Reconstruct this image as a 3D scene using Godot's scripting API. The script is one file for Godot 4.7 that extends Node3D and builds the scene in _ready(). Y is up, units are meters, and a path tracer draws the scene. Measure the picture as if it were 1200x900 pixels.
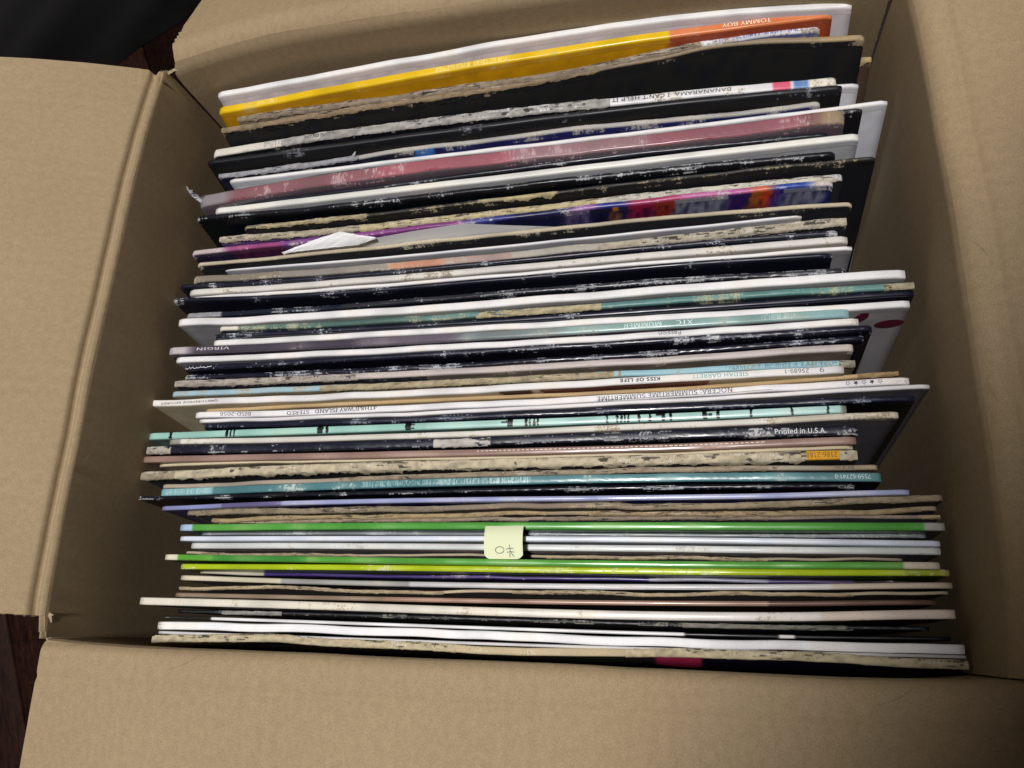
extends Node3D
# A cardboard carton packed with record sleeves, seen from above. Lengths in the table are millimetres.
const AW := 2048
const RH := 16
const RIM := 0.36
const BW := 0.337
const BD := 0.270

var na := FastNoiseLite.new()
var nb := FastNoiseLite.new()
var nc := FastNoiseLite.new()
var rng := RandomNumberGenerator.new()
var spine_mat: StandardMaterial3D
var card_mats := {}
var board_mat: StandardMaterial3D
var paper_mat: StandardMaterial3D
var sleeves: Array

func srgb(h: String) -> Color:
	return Color(h)

func lin(h: String) -> Color:
	return Color(h).srgb_to_linear()

func segs(s: String) -> Array:
	var out := []
	for q in s.split(" ", false):
		var p = q.split(":")
		out.append([p[0].to_float(), Color(p[1])])
	return out

func seg_at(a: Array, u: float) -> Color:
	var c: Color = a[0][1]
	for k in range(1, a.size()):
		if u >= a[k][0]:
			c = a[k][1]
	return c

# soft change of colour where both neighbours are print of one picture
func seg_soft(a: Array, u: float, w: float) -> Color:
	var c: Color = a[0][1]
	for k in range(1, a.size()):
		c = c.lerp(a[k][1], clampf((u - a[k][0]) / w + 0.5, 0.0, 1.0))
	return c

func mesh_node(called: String, m: Mesh, mat: Material, parent: Node) -> MeshInstance3D:
	var o := MeshInstance3D.new()
	o.name = called
	o.mesh = m
	o.material_override = mat
	o.cast_shadow = GeometryInstance3D.SHADOW_CASTING_SETTING_ON
	parent.add_child(o, true)
	return o

func thing(called: String, label: String, category: String, at := Vector3.ZERO, group := "") -> Node3D:
	var o := Node3D.new()
	o.name = called
	o.position = at
	o.set_meta("label", label)
	o.set_meta("category", category)
	if group != "":
		o.set_meta("group", group)
	add_child(o, true)
	return o

# one grid of points [rows][columns] as smooth surface; uv and colour may be null
func grid(st: SurfaceTool, p: Array, uv = null, col = null, flip := false) -> void:
	var base: int = st.get_meta("n", 0)
	var nr: int = p.size()
	var ncol: int = p[0].size()
	st.set_smooth_group(0)
	for r in nr:
		for c in ncol:
			if uv != null:
				st.set_uv(uv[r][c])
			if col != null:
				st.set_color(col[r][c])
			st.add_vertex(p[r][c])
	for r in nr - 1:
		for c in ncol - 1:
			var i: int = base + r * ncol + c
			if flip:
				st.add_index(i); st.add_index(i + ncol); st.add_index(i + 1)
				st.add_index(i + 1); st.add_index(i + ncol); st.add_index(i + ncol + 1)
			else:
				st.add_index(i); st.add_index(i + 1); st.add_index(i + ncol)
				st.add_index(i + 1); st.add_index(i + ncol + 1); st.add_index(i + ncol)
	st.set_meta("n", base + nr * ncol)

func begin() -> SurfaceTool:
	var st := SurfaceTool.new()
	st.begin(Mesh.PRIMITIVE_TRIANGLES)
	return st

func done(st: SurfaceTool) -> ArrayMesh:
	st.generate_normals()
	return st.commit()

# ---------------------------------------------------------------- materials
func plain(c: Color, rough: float, metal := 0.0) -> StandardMaterial3D:
	var m := StandardMaterial3D.new()
	m.albedo_color = c
	m.roughness = rough
	m.metallic = metal
	m.cull_mode = BaseMaterial3D.CULL_DISABLED
	return m

func vertex_mat(rough: float) -> StandardMaterial3D:
	var m := plain(Color.WHITE, rough)
	m.vertex_color_use_as_albedo = true
	return m

func board_material() -> StandardMaterial3D:
	var n := 1024
	var im := Image.create_empty(n, n, false, Image.FORMAT_RGB8)
	var hm := Image.create_empty(n, n, false, Image.FORMAT_RGB8)
	var k := TAU / n
	for y in n:
		for x in n:
			var h := rng.randf()
			var fine := nc.get_noise_2d(x * 0.42, y * 0.3)
			var mott := nc.get_noise_2d(x * 0.07 + 90.0, y * 0.05)
			# both soft terms repeat with the sheet: sums of whole waves
			var soft := sin(x * k * 3.0 + 1.3 * sin(y * k * 2.0)) * sin(y * k * 2.0 + 0.8 * sin(x * k))
			var lines := sin(x * k * 32.0 + 0.3 * sin(y * k)) * (0.6 + 0.4 * sin(x * k * 5.0))
			var v := 1.0 + fine * 0.045 + mott * 0.02 + soft * 0.012 + lines * 0.009 + (h - 0.5) * 0.12
			if h > 0.9985:
				v *= 0.8
			elif h < 0.0012:
				v *= 1.14
			im.set_pixel(x, y, Color(clampf(0.6 * v, 0, 1), clampf(0.524 * v, 0, 1), clampf(0.408 * v, 0, 1)))
			var hh := 0.4 + lines * 0.02 + (h - 0.5) * 0.08 + fine * 0.04
			hm.set_pixel(x, y, Color(hh, hh, hh))
	# rubbed streaks, small dents and a few dark specks
	for i in 90:
		var p := Vector2(rng.randf() * n, rng.randf() * n)
		var an := rng.randf() * TAU
		var long := rng.randf_range(8.0, 90.0) if i % 3 > 0 else rng.randf_range(2.0, 6.0)
		var pale := rng.randf_range(-0.06, 0.07)
		var bend := rng.randf_range(-0.012, 0.012)
		for q in int(long * 1.5):
			an += bend
			p += Vector2(cos(an), sin(an)) * 0.66
			var fade := sin(PI * q / (long * 1.5))
			for w in 2:
				var px := posmod(int(p.x) + w, n)
				var py := posmod(int(p.y), n)
				var c := im.get_pixel(px, py)
				im.set_pixel(px, py, c.lightened(pale * fade) if pale > 0.0 else c.darkened(-pale * fade))
				var hc := hm.get_pixel(px, py)
				hm.set_pixel(px, py, hc.darkened(0.22 * fade))
	hm.bump_map_to_normal_map(1.6)
	var m := plain(Color.WHITE, 0.82)
	m.albedo_texture = ImageTexture.create_from_image(im)
	m.normal_enabled = true
	m.normal_texture = ImageTexture.create_from_image(hm)
	m.normal_scale = 0.8
	m.vertex_color_use_as_albedo = true
	return m

# ---------------------------------------------------------------- spines: one printed strip per sleeve in a shared sheet
func paint_spines() -> void:
	var cnt := sleeves.size()
	var data := PackedByteArray()
	data.resize(AW * RH * cnt * 3)
	var rgh := PackedByteArray()
	rgh.resize(AW * RH * cnt)
	for k in cnt:
		var d: Dictionary = sleeves[k]
		var b := segs(d.b)
		var f := segs(d.f)
		var length: float = d.xr - d.xl
		var sf: float = d.get("sf", 0.0)
		var sb: float = d.get("sb", 0.0)
		var sg: float = d.get("sg", 0.0)
		var ew: float = d.get("ew", 0.2)
		var sc := Color(d.get("sc", "c8c4ba"))
		var rough: float = d.get("r", 0.4)
		var torn: Array = d.get("torn", [])
		var specks: Array = d.get("specks", [])
		var marks: Array = d.get("marks", [])
		var bright := b[0][1].v > 0.6 as bool
		for x in AW:
			var u := (x + 0.5) / AW
			var mm := u * length
			var bc := seg_soft(b, u, 0.004) if b.size() < 7 else seg_soft(b, u, 0.02)
			var fc := seg_soft(f, u, 0.003)
			var cl := nb.get_noise_2d(mm * 1.1, k * 53.0)
			var slow := nb.get_noise_2d(mm * 0.22, k * 31.0 + 500.0)
			var end := minf(mm, length - mm)
			var endw := ew * exp(-end / 3.0)
			var tone := 1.0 + slow * 0.10
			var tc := Color.BLACK
			var tw := 0.0
			for t in torn:
				var inn := minf(u - t[0], t[1] - u) * length
				if inn > -3.0:
					var w := clampf((inn + cl * 5.0) / 1.2, 0.0, 1.0)
					if w > tw:
						tw = w
						tc = Color(t[2])
			var spw := 0.0
			var spc := Color.WHITE
			for s in specks:
				if u > s[0] and u < s[1]:
					spw = 1.0
					spc = Color(s[2])
			var stroke := na.get_noise_2d(mm * 9.0, k * 17.0)
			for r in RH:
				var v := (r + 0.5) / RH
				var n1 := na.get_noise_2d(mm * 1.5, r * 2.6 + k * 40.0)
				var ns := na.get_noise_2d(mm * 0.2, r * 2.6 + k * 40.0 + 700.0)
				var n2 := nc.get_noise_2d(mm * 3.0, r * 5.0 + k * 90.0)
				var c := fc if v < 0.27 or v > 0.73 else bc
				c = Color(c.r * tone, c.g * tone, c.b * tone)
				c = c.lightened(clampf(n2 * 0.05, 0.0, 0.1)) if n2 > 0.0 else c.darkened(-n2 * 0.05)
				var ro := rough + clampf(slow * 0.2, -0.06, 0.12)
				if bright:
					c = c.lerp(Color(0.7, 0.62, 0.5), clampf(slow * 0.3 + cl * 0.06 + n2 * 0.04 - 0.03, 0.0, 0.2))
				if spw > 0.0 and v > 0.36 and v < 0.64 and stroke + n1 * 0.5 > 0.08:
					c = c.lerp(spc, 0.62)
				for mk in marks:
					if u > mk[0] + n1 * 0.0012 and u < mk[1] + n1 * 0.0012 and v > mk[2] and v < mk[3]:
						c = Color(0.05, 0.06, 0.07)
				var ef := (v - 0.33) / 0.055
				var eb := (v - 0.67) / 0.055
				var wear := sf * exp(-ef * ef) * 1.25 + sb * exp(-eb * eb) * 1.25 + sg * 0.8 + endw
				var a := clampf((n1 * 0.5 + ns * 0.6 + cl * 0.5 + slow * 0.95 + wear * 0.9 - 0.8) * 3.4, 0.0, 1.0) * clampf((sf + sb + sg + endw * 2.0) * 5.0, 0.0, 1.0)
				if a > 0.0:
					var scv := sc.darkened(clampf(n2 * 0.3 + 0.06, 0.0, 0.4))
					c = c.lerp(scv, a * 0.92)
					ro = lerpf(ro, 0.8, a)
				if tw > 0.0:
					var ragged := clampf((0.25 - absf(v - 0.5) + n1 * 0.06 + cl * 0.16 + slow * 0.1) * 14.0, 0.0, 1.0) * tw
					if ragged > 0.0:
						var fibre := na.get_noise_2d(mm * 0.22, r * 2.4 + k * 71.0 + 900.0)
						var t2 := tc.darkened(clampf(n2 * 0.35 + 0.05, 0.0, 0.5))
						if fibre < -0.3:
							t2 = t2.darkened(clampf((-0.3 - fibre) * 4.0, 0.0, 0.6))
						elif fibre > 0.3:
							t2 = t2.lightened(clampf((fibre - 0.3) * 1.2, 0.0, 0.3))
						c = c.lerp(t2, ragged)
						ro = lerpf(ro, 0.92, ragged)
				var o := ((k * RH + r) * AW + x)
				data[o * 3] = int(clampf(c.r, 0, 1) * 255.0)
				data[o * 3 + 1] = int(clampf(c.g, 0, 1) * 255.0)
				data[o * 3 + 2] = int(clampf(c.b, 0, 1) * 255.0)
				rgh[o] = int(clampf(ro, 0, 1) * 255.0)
	spine_mat = plain(Color.WHITE, 1.0)
	spine_mat.albedo_texture = ImageTexture.create_from_image(Image.create_from_data(AW, RH * cnt, false, Image.FORMAT_RGB8, data))
	spine_mat.roughness_texture = ImageTexture.create_from_image(Image.create_from_data(AW, RH * cnt, false, Image.FORMAT_L8, rgh))
	spine_mat.roughness_texture_channel = BaseMaterial3D.TEXTURE_CHANNEL_GRAYSCALE

# ---------------------------------------------------------------- one sleeve
func top_z(d: Dictionary, u: float) -> float:
	var z: Array = d.z
	var f := clampf(u, 0.0, 1.0) * 6.0
	var i := mini(int(f), 5)
	var w := f - i
	var a: float = z[maxi(i - 1, 0)]
	var b: float = z[i]
	var c: float = z[i + 1]
	var e: float = z[mini(i + 2, 6)]
	return 0.5 * (2.0 * b + (c - a) * w + (2.0 * a - 5.0 * b + 4.0 * c - e) * w * w + (3.0 * b - a - 3.0 * c + e) * w * w * w)

# u along the spine 0..1, a across the sleeve (towards the front), s down from its top edge; millimetres in, metres out
func at(d: Dictionary, u: float, a: float, s: float) -> Vector3:
	var zt := top_z(d, u)
	var zb: float = lerpf(d.z[0], d.z[6], u) * 0.6 - 3.0
	var q: float = clampf(s / (d.y - 4.0), -0.02, 1.0)
	var wz := 0.0
	if d.has("wz"):
		wz = nb.get_noise_2d(u * 46.0, d.y * 9.0) * d.wz * clampf(1.0 - q * 5.0, 0.0, 1.0)
	return Vector3(lerpf(d.xl, d.xr, u), d.y - s, lerpf(zt, zb, q) + a + wz) * 0.001

func sag_at(d: Dictionary, k: int, mm: float) -> float:
	var soft: float = clampf(d.get("sg", 0.0) + d.get("sf", 0.0) * 0.5, 0.0, 0.5)
	return nb.get_noise_2d(mm * 0.14, k * 77.0) * (0.16 + soft * 0.9)

func torn_at(d: Dictionary, u: float) -> float:
	var w := 0.0
	for t in d.get("torn", []):
		w = maxf(w, clampf(minf(u - t[0], t[1] - u) * (d.xr - d.xl) / 3.0, 0.0, 1.0))
	return w

func build_sleeve(k: int) -> void:
	var d: Dictionary = sleeves[k]
	var length: float = d.xr - d.xl
	var t: float = d.t
	var root := thing("record_sleeve", d.l, "record sleeve" if not d.l.begins_with("thin white paper") else "inner sleeve", Vector3.ZERO, "record sleeves standing in the cardboard box")
	root.position = at(d, 0.5, 0.0, d.y - 4.0)
	var off := root.position
	var worn: float = clampf(d.get("sf", 0.05) + d.get("sg", 0.0) + d.get("ew", 0.2) * 0.3, 0.0, 0.8)
	# spine: a bent strip of card
	var rr := minf(t * 0.32, 0.6)
	var prof := [[t / 2, 3.2], [t / 2, 1.7], [t / 2, rr], [t / 2 - rr * 0.29, rr * 0.29], [t / 2 - rr, 0.02], [0.0, -0.04], [-t / 2 + rr, 0.02], [-t / 2 + rr * 0.29, rr * 0.29], [-t / 2, rr], [-t / 2, 1.7], [-t / 2, 3.2]]
	var vs := [0.02, 0.14, 0.27, 0.32, 0.39, 0.5, 0.61, 0.68, 0.73, 0.86, 0.98]
	var nu := 260 if d.has("torn") or worn > 0.45 else 120
	var p := []
	var uv := []
	var pin := []
	var cnt := sleeves.size()
	for r in prof.size():
		var row := PackedVector3Array()
		var irow := PackedVector3Array()
		var urow := PackedVector2Array()
		for c in nu + 1:
			var u := float(c) / nu
			var mm := u * length
			var end := minf(mm, length - mm)
			var drop := 0.0
			if end < 2.2:
				drop = (1.0 - end / 2.2) * (1.0 - end / 2.2) * (0.5 + worn)
			var sag := sag_at(d, k, mm)
			var tw := torn_at(d, u)
			var up := tw * (na.get_noise_2d(mm * 0.3, r * 3.0 + k * 13.0) * 0.3 + na.get_noise_2d(mm * 1.4, r * 6.0) * 0.1)
			up += worn * 0.14 * na.get_noise_2d(mm * 0.8, r * 2.0 + k * 29.0)
			var out := tw * na.get_noise_2d(mm * 0.3, r * 3.0 + k * 19.0 + 300.0) * 0.35
			var a: float = prof[r][0] + out * (1.0 if prof[r][0] > 0.0 else 0.4)
			var s: float = prof[r][1] + drop - up + sag
			row.append(at(d, u, a, s) - off)
			irow.append(at(d, u, prof[r][0] * (1.0 - 0.8 / t), s + (0.45 if r > 2 and r < 8 else 0.0)) - off)
			urow.append(Vector2(u * 0.998 + 0.001, (k * RH + 0.5 + vs[r] * (RH - 1)) / (RH * cnt)))
		p.append(row)
		pin.append(irow)
		uv.append(urow)
	var st := begin()
	grid(st, p, uv, null, true)
	grid(st, pin, uv, null, false)
	for c in [0, nu]:
		var cap := [PackedVector3Array(), PackedVector3Array()]
		var cuv := [PackedVector2Array(), PackedVector2Array()]
		for r in prof.size():
			cap[0].append(p[r][c]); cap[1].append(pin[r][c])
			cuv[0].append(uv[r][c]); cuv[1].append(uv[r][c])
		grid(st, cap, cuv, null, c == 0)
	mesh_node("spine", done(st), spine_mat, root)
	# covers: two boards hanging from the spine
	var rough: float = d.get("r", 0.4)
	var rk := snappedf(clampf(rough + 0.1, 0.25, 0.9), 0.1)
	if not card_mats.has(rk):
		card_mats[rk] = vertex_mat(rk)
	var f := segs(d.f)
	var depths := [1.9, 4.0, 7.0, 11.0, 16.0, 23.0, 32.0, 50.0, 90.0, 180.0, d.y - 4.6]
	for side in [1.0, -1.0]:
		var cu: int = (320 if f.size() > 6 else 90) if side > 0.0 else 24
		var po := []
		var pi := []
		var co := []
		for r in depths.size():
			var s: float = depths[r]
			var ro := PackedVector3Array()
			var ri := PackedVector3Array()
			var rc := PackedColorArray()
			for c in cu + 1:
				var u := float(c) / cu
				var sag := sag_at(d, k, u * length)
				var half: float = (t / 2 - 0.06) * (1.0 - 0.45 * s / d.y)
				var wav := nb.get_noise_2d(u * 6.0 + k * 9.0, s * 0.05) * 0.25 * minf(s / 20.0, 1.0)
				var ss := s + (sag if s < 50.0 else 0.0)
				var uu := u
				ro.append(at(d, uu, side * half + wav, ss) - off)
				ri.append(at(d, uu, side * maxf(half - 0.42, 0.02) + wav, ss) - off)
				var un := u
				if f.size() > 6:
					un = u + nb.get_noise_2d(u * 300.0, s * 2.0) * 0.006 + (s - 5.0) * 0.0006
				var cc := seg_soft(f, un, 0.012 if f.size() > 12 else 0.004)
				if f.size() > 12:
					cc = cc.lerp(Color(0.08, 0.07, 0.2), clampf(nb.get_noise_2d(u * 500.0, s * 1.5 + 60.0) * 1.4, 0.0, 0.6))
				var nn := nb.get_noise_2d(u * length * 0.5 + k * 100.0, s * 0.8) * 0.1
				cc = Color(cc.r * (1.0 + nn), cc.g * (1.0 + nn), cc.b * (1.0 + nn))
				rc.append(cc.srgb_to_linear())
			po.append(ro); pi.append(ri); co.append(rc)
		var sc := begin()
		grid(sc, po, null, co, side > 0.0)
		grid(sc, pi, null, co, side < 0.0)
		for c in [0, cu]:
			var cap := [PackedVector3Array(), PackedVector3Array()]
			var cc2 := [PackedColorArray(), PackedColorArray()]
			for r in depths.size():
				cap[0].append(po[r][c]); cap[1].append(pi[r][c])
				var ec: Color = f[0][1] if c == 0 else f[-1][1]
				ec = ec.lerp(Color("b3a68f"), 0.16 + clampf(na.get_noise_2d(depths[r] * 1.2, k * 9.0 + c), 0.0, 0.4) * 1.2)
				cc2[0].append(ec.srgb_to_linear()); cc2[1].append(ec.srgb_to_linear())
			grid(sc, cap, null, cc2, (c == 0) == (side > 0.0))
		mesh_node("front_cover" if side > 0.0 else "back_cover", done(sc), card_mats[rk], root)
	# torn paper that hangs over the front edge with a ragged rim
	for tr in d.get("torn", []):
		torn_strip(d, k, root, off, tr[0], tr[1], Color(tr[2]), tr[3])
	for fl in d.get("flick", []):
		torn_flick(d, root, off, fl[0], fl[1])
	for tx in d.get("text", []):
		lettering(d, root, off, tx)
	if d.has("stars"):
		for j in 5:
			star(d, root, off, 0.947 + (j - 2) * 0.0095, j % 2 == 1)
	if d.has("line"):
		thin_line(d, root, off, d.line[0], d.line[1])
	if d.has("dots"):
		dots(d, root, off, d.dots[0], d.dots[1])
	if d.has("script"):
		scratches(d, root, off)
	if d.has("lip"):
		bent_lip(d, k, root, off)
	if d.has("film"):
		film(d, k, root, off)

func torn_strip(d: Dictionary, k: int, root: Node3D, off: Vector3, u0: float, u1: float, c: Color, hang: float) -> void:
	var length: float = d.xr - d.xl
	var n := maxi(8, int((u1 - u0) * length / 0.55))
	var t: float = d.t
	var st := begin()
	var rows := []
	var cols := []
	for r in 5:
		rows.append(PackedVector3Array()); cols.append(PackedColorArray())
	for i in n + 1:
		var u := lerpf(u0, u1, float(i) / n)
		var mm := u * length
		var ends := clampf(minf(i, n - i) / 4.0, 0.0, 1.0)
		var big := nb.get_noise_2d(mm * 0.7, k * 23.0 + 40.0)
		var fine := na.get_noise_2d(mm * 0.75, k * 11.0 + 70.0)
		var tiny := na.get_noise_2d(mm * 2.2, k * 7.0 + 20.0)
		var w: float = maxf(0.1, hang * (0.6 + big * 1.2 + fine * 0.4 + tiny * 0.25)) * ends
		var lump: float = maxf(0.0, (0.02 + big * 0.5 + fine * 0.1) * minf(hang, 1.2)) * ends
		var a := [-t * 0.35, 0.0, t * 0.5 - 0.1, t * 0.5 + 0.28 + lump * 0.3, t * 0.5 + 0.2 + absf(fine) * 0.3]
		var s := [0.1, -0.1 - lump * 0.6, -0.05 - lump * 0.7, 0.5 + w * 0.4, 0.7 + w]
		for r in 5:
			var nz := na.get_noise_2d(mm * 0.35 + r * 31.0, k * 5.0) * 0.14 * ends
			rows[r].append(at(d, u, a[r] + nz * 0.5, s[r] - nz) - off)
			var sh := na.get_noise_2d(mm * 0.5, r * 20.0 + k)
			var fib := na.get_noise_2d(mm * 0.16, r * 9.0 + k * 3.0)
			var cc := c.darkened(clampf(0.07 + sh * 0.16 - fib * 0.14, 0.0, 0.4))
			cols[r].append(cc.srgb_to_linear())
	grid(st, rows, null, cols, true)
	mesh_node("torn_paper", done(st), paper_mat, root)

func torn_flick(d: Dictionary, root: Node3D, off: Vector3, u: float, high: float) -> void:
	var st := begin()
	var rows := []
	for r in 6:
		var q := r / 5.0
		var w := 0.004 * (1.0 - q) + 0.001
		rows.append(PackedVector3Array([at(d, u - w + q * 0.012, d.t * 0.3, -q * high * 0.45 + 0.3) - off, at(d, u + w + q * 0.012, d.t * 0.3 + q * 0.6, -q * high * 0.45) - off]))
	grid(st, rows)
	mesh_node("torn_paper", done(st), plain(Color("c9cad0"), 0.8), root)

func frame_at(d: Dictionary, off: Vector3, u: float, up_down: bool) -> Transform3D:
	var p0 := at(d, u - 0.01, 0, 0)
	var p1 := at(d, u + 0.01, 0, 0)
	var tx := (p1 - p0).normalized()
	var up := Vector3.UP
	var fz := tx.cross(up).normalized()      # towards the viewer
	var sag := sag_at(d, sleeves.find(d), u * (d.xr - d.xl))
	var o := at(d, u, 0.0, -0.22 + sag) - off
	if up_down:
		return Transform3D(Basis(-tx, fz, up), o)
	return Transform3D(Basis(tx, -fz, up), o)

func lettering(d: Dictionary, root: Node3D, off: Vector3, tx: Array) -> void:
	# each word follows the spine on its own, so long lines bend with the card
	var words: Array = []
	var s: String = tx[0]
	var tm := TextMesh.new()
	var font := SystemFont.new()
	font.font_names = PackedStringArray(["Droid Sans"])
	font.font_weight = 700 if tx[6] == 1 else 400
	tm.font = font
	tm.text = s
	tm.font_size = 64
	tm.pixel_size = 0.0001
	tm.depth = 0.00002
	tm.curve_step = 2.0
	var box := tm.get_aabb()
	var o := mesh_node("lettering", tm, plain(Color(tx[4]), 0.5), root)
	var h: float = minf(tx[3], d.t * 0.86) * 0.001
	var capital := box.size.y
	var f := frame_at(d, off, tx[1], tx[5] == 1)
	var sx: float = tx[2] * 0.001 / maxf(box.size.x, 1e-6)
	var sy: float = h / maxf(capital, 1e-6)
	o.transform = f * Transform3D(Basis.from_scale(Vector3(sx, sy, 1.0)), Vector3.ZERO) * Transform3D(Basis.IDENTITY, -box.get_center())

func star(d: Dictionary, root: Node3D, off: Vector3, u: float, full: bool) -> void:
	var f := frame_at(d, off, u, true)
	var st := begin()
	st.set_smooth_group(-1)
	var r0 := 0.00105
	var inner := 0.45
	for i in 10:
		var a0 := PI / 2 + i * TAU / 10
		var a1 := PI / 2 + (i + 1) * TAU / 10
		var l0 := r0 if i % 2 == 0 else r0 * inner
		var l1 := r0 * inner if i % 2 == 0 else r0
		var p0 := Vector3(cos(a0) * l0, sin(a0) * l0, 0.0)
		var p1 := Vector3(cos(a1) * l1, sin(a1) * l1, 0)
		if full:
			for q in [Vector3.ZERO, p1, p0]:
				st.add_vertex(f * q)
		else:
			for q in [p0 * 0.72, p1, p0, p0 * 0.72, p1 * 0.72, p1]:
				st.add_vertex(f * q)
	mesh_node("printed_star", done(st), plain(Color("22242e"), 0.5), root)

func thin_line(d: Dictionary, root: Node3D, off: Vector3, u0: float, u1: float) -> void:
	var st := begin()
	var rows := [PackedVector3Array(), PackedVector3Array()]
	for i in 41:
		var u := lerpf(u0, u1, i / 40.0)
		var f := frame_at(d, off, u, true)
		rows[0].append(f * Vector3(0, 0.0009, 0.00002)); rows[1].append(f * Vector3(0, 0.00102, 0.00002))
	grid(st, rows)
	mesh_node("printed_line", done(st), plain(Color("4a4a52"), 0.5), root)

func dots(d: Dictionary, root: Node3D, off: Vector3, u0: float, u1: float) -> void:
	var st := begin()
	for i in 60:
		var u := lerpf(u0, u1, i / 60.0)
		var f := frame_at(d, off, u, true)
		var w := 0.0005 + 0.0004 * absf(na.get_noise_1d(i * 9.0))
		grid(st, [PackedVector3Array([f * Vector3(-w, -0.0006, 0), f * Vector3(w, -0.0006, 0)]), PackedVector3Array([f * Vector3(-w, -0.0003, 0), f * Vector3(w, -0.0003, 0)])])
	var o := mesh_node("glint_dots", done(st), plain(Color("e6d8d0"), 0.3), root)
	o.set_meta("kind", "stuff")

func scratches(d: Dictionary, root: Node3D, off: Vector3) -> void:
	# a looping scratched stroke on the left of the spine
	var st := begin()
	var rows := [PackedVector3Array(), PackedVector3Array()]
	for i in 161:
		var q := i / 160.0
		var u := 0.004 + q * 0.045
		var f := frame_at(d, off, u, true)
		var yy := sin(q * 44.0) * 0.0006 * (1.0 - q * 0.8) + 0.0002 + cos(q * 17.0) * 0.0002
		var xx := cos(q * 44.0) * 0.0005
		rows[0].append(f * Vector3(xx, yy - 0.00013, 0.00003)); rows[1].append(f * Vector3(xx, yy + 0.00013, 0.00003))
	grid(st, rows)
	mesh_node("scratch", done(st), plain(Color("dfe3e6"), 0.6), root)

# the cover of the front sleeve bends outwards along its torn top
func bent_lip(d: Dictionary, k: int, root: Node3D, off: Vector3) -> void:
	var f := segs(d.f)
	var rows := []
	var cols := []
	for r in 7:
		var q := r / 6.0
		var row := PackedVector3Array()
		var cr := PackedColorArray()
		for c in 241:
			var u := lerpf(0.36, 0.995, c / 240.0)
			var w: float = smoothstep(0.36, 0.6, u) * (3.4 + nb.get_noise_2d(u * 70.0, 4.0) * 1.2)
			row.append(at(d, u, d.t * 0.5 + 0.1 + w * q, 0.9 + w * (0.5 * q + 0.5 * q * q)) - off)
			cr.append(seg_soft(f, u, 0.003).srgb_to_linear())
		rows.append(row); cols.append(cr)
	var st := begin()
	grid(st, rows, null, cols, true)
	mesh_node("bent_cover_edge", done(st), vertex_mat(0.35), root)

func film(d: Dictionary, k: int, root: Node3D, off: Vector3) -> void:
	var m := StandardMaterial3D.new()
	m.albedo_color = Color(0.92, 0.93, 0.97, 0.07)
	m.transparency = BaseMaterial3D.TRANSPARENCY_ALPHA
	m.roughness = 0.34
	m.metallic_specular = 0.5
	m.cull_mode = BaseMaterial3D.CULL_DISABLED
	var t: float = d.t + 0.9
	var prof := [[t / 2 + 0.1, 16.0], [t / 2, 9.0], [t / 2, 4.0], [t / 2, 1.5], [t / 2 - 0.6, 0.2], [t / 4, -0.55], [0.0, -0.7], [-t / 4, -0.55], [-t / 2, 0.6]]
	var rows := []
	var n := 320
	for r in prof.size():
		var row := PackedVector3Array()
		for c in n + 1:
			var u := float(c) / n
			var mm: float = u * (d.xr - d.xl)
			var cr := na.get_noise_2d(mm * 0.8 + r * 6.0, r * 7.0) * 0.34 + na.get_noise_2d(mm * 0.3, r * 4.0 + 90.0) * 0.4
			row.append(at(d, u, prof[r][0] + absf(cr) * 0.5, prof[r][1] - absf(cr)) - off)
		rows.append(row)
	var st := begin()
	grid(st, rows, null, null, true)
	mesh_node("plastic_wrap", done(st), m, root)
	# the gathered grey end of the wrap that sticks up at the left
	var st2 := begin()
	var r2 := []
	var path := [Vector3(-2.6, 325.5, -223.0), Vector3(-2.9, 323.0, -222.6), Vector3(-2.0, 319.5, -221.6), Vector3(0.5, 317.0, -219.6), Vector3(4.0, 316.5, -218.4)]
	for r in 33:
		var f := r / 32.0 * 4.0
		var i := mini(int(f), 3)
		var c: Vector3 = path[i].lerp(path[i + 1], f - i)
		var row := PackedVector3Array()
		for q in 17:
			var an := TAU * q / 16.0
			var rad := (0.25 + 1.5 * minf(f * 0.55, 1.0)) * (1.0 + 0.55 * na.get_noise_2d(q * 2.3, r * 1.6))
			row.append((c + Vector3(cos(an) * 0.8, sin(an) * 0.35, sin(an + 0.5)) * rad) * 0.001 - off)
		r2.append(row)
	grid(st2, r2)
	mesh_node("wrap_end", done(st2), plain(Color("a9aab0"), 0.3), root)

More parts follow.
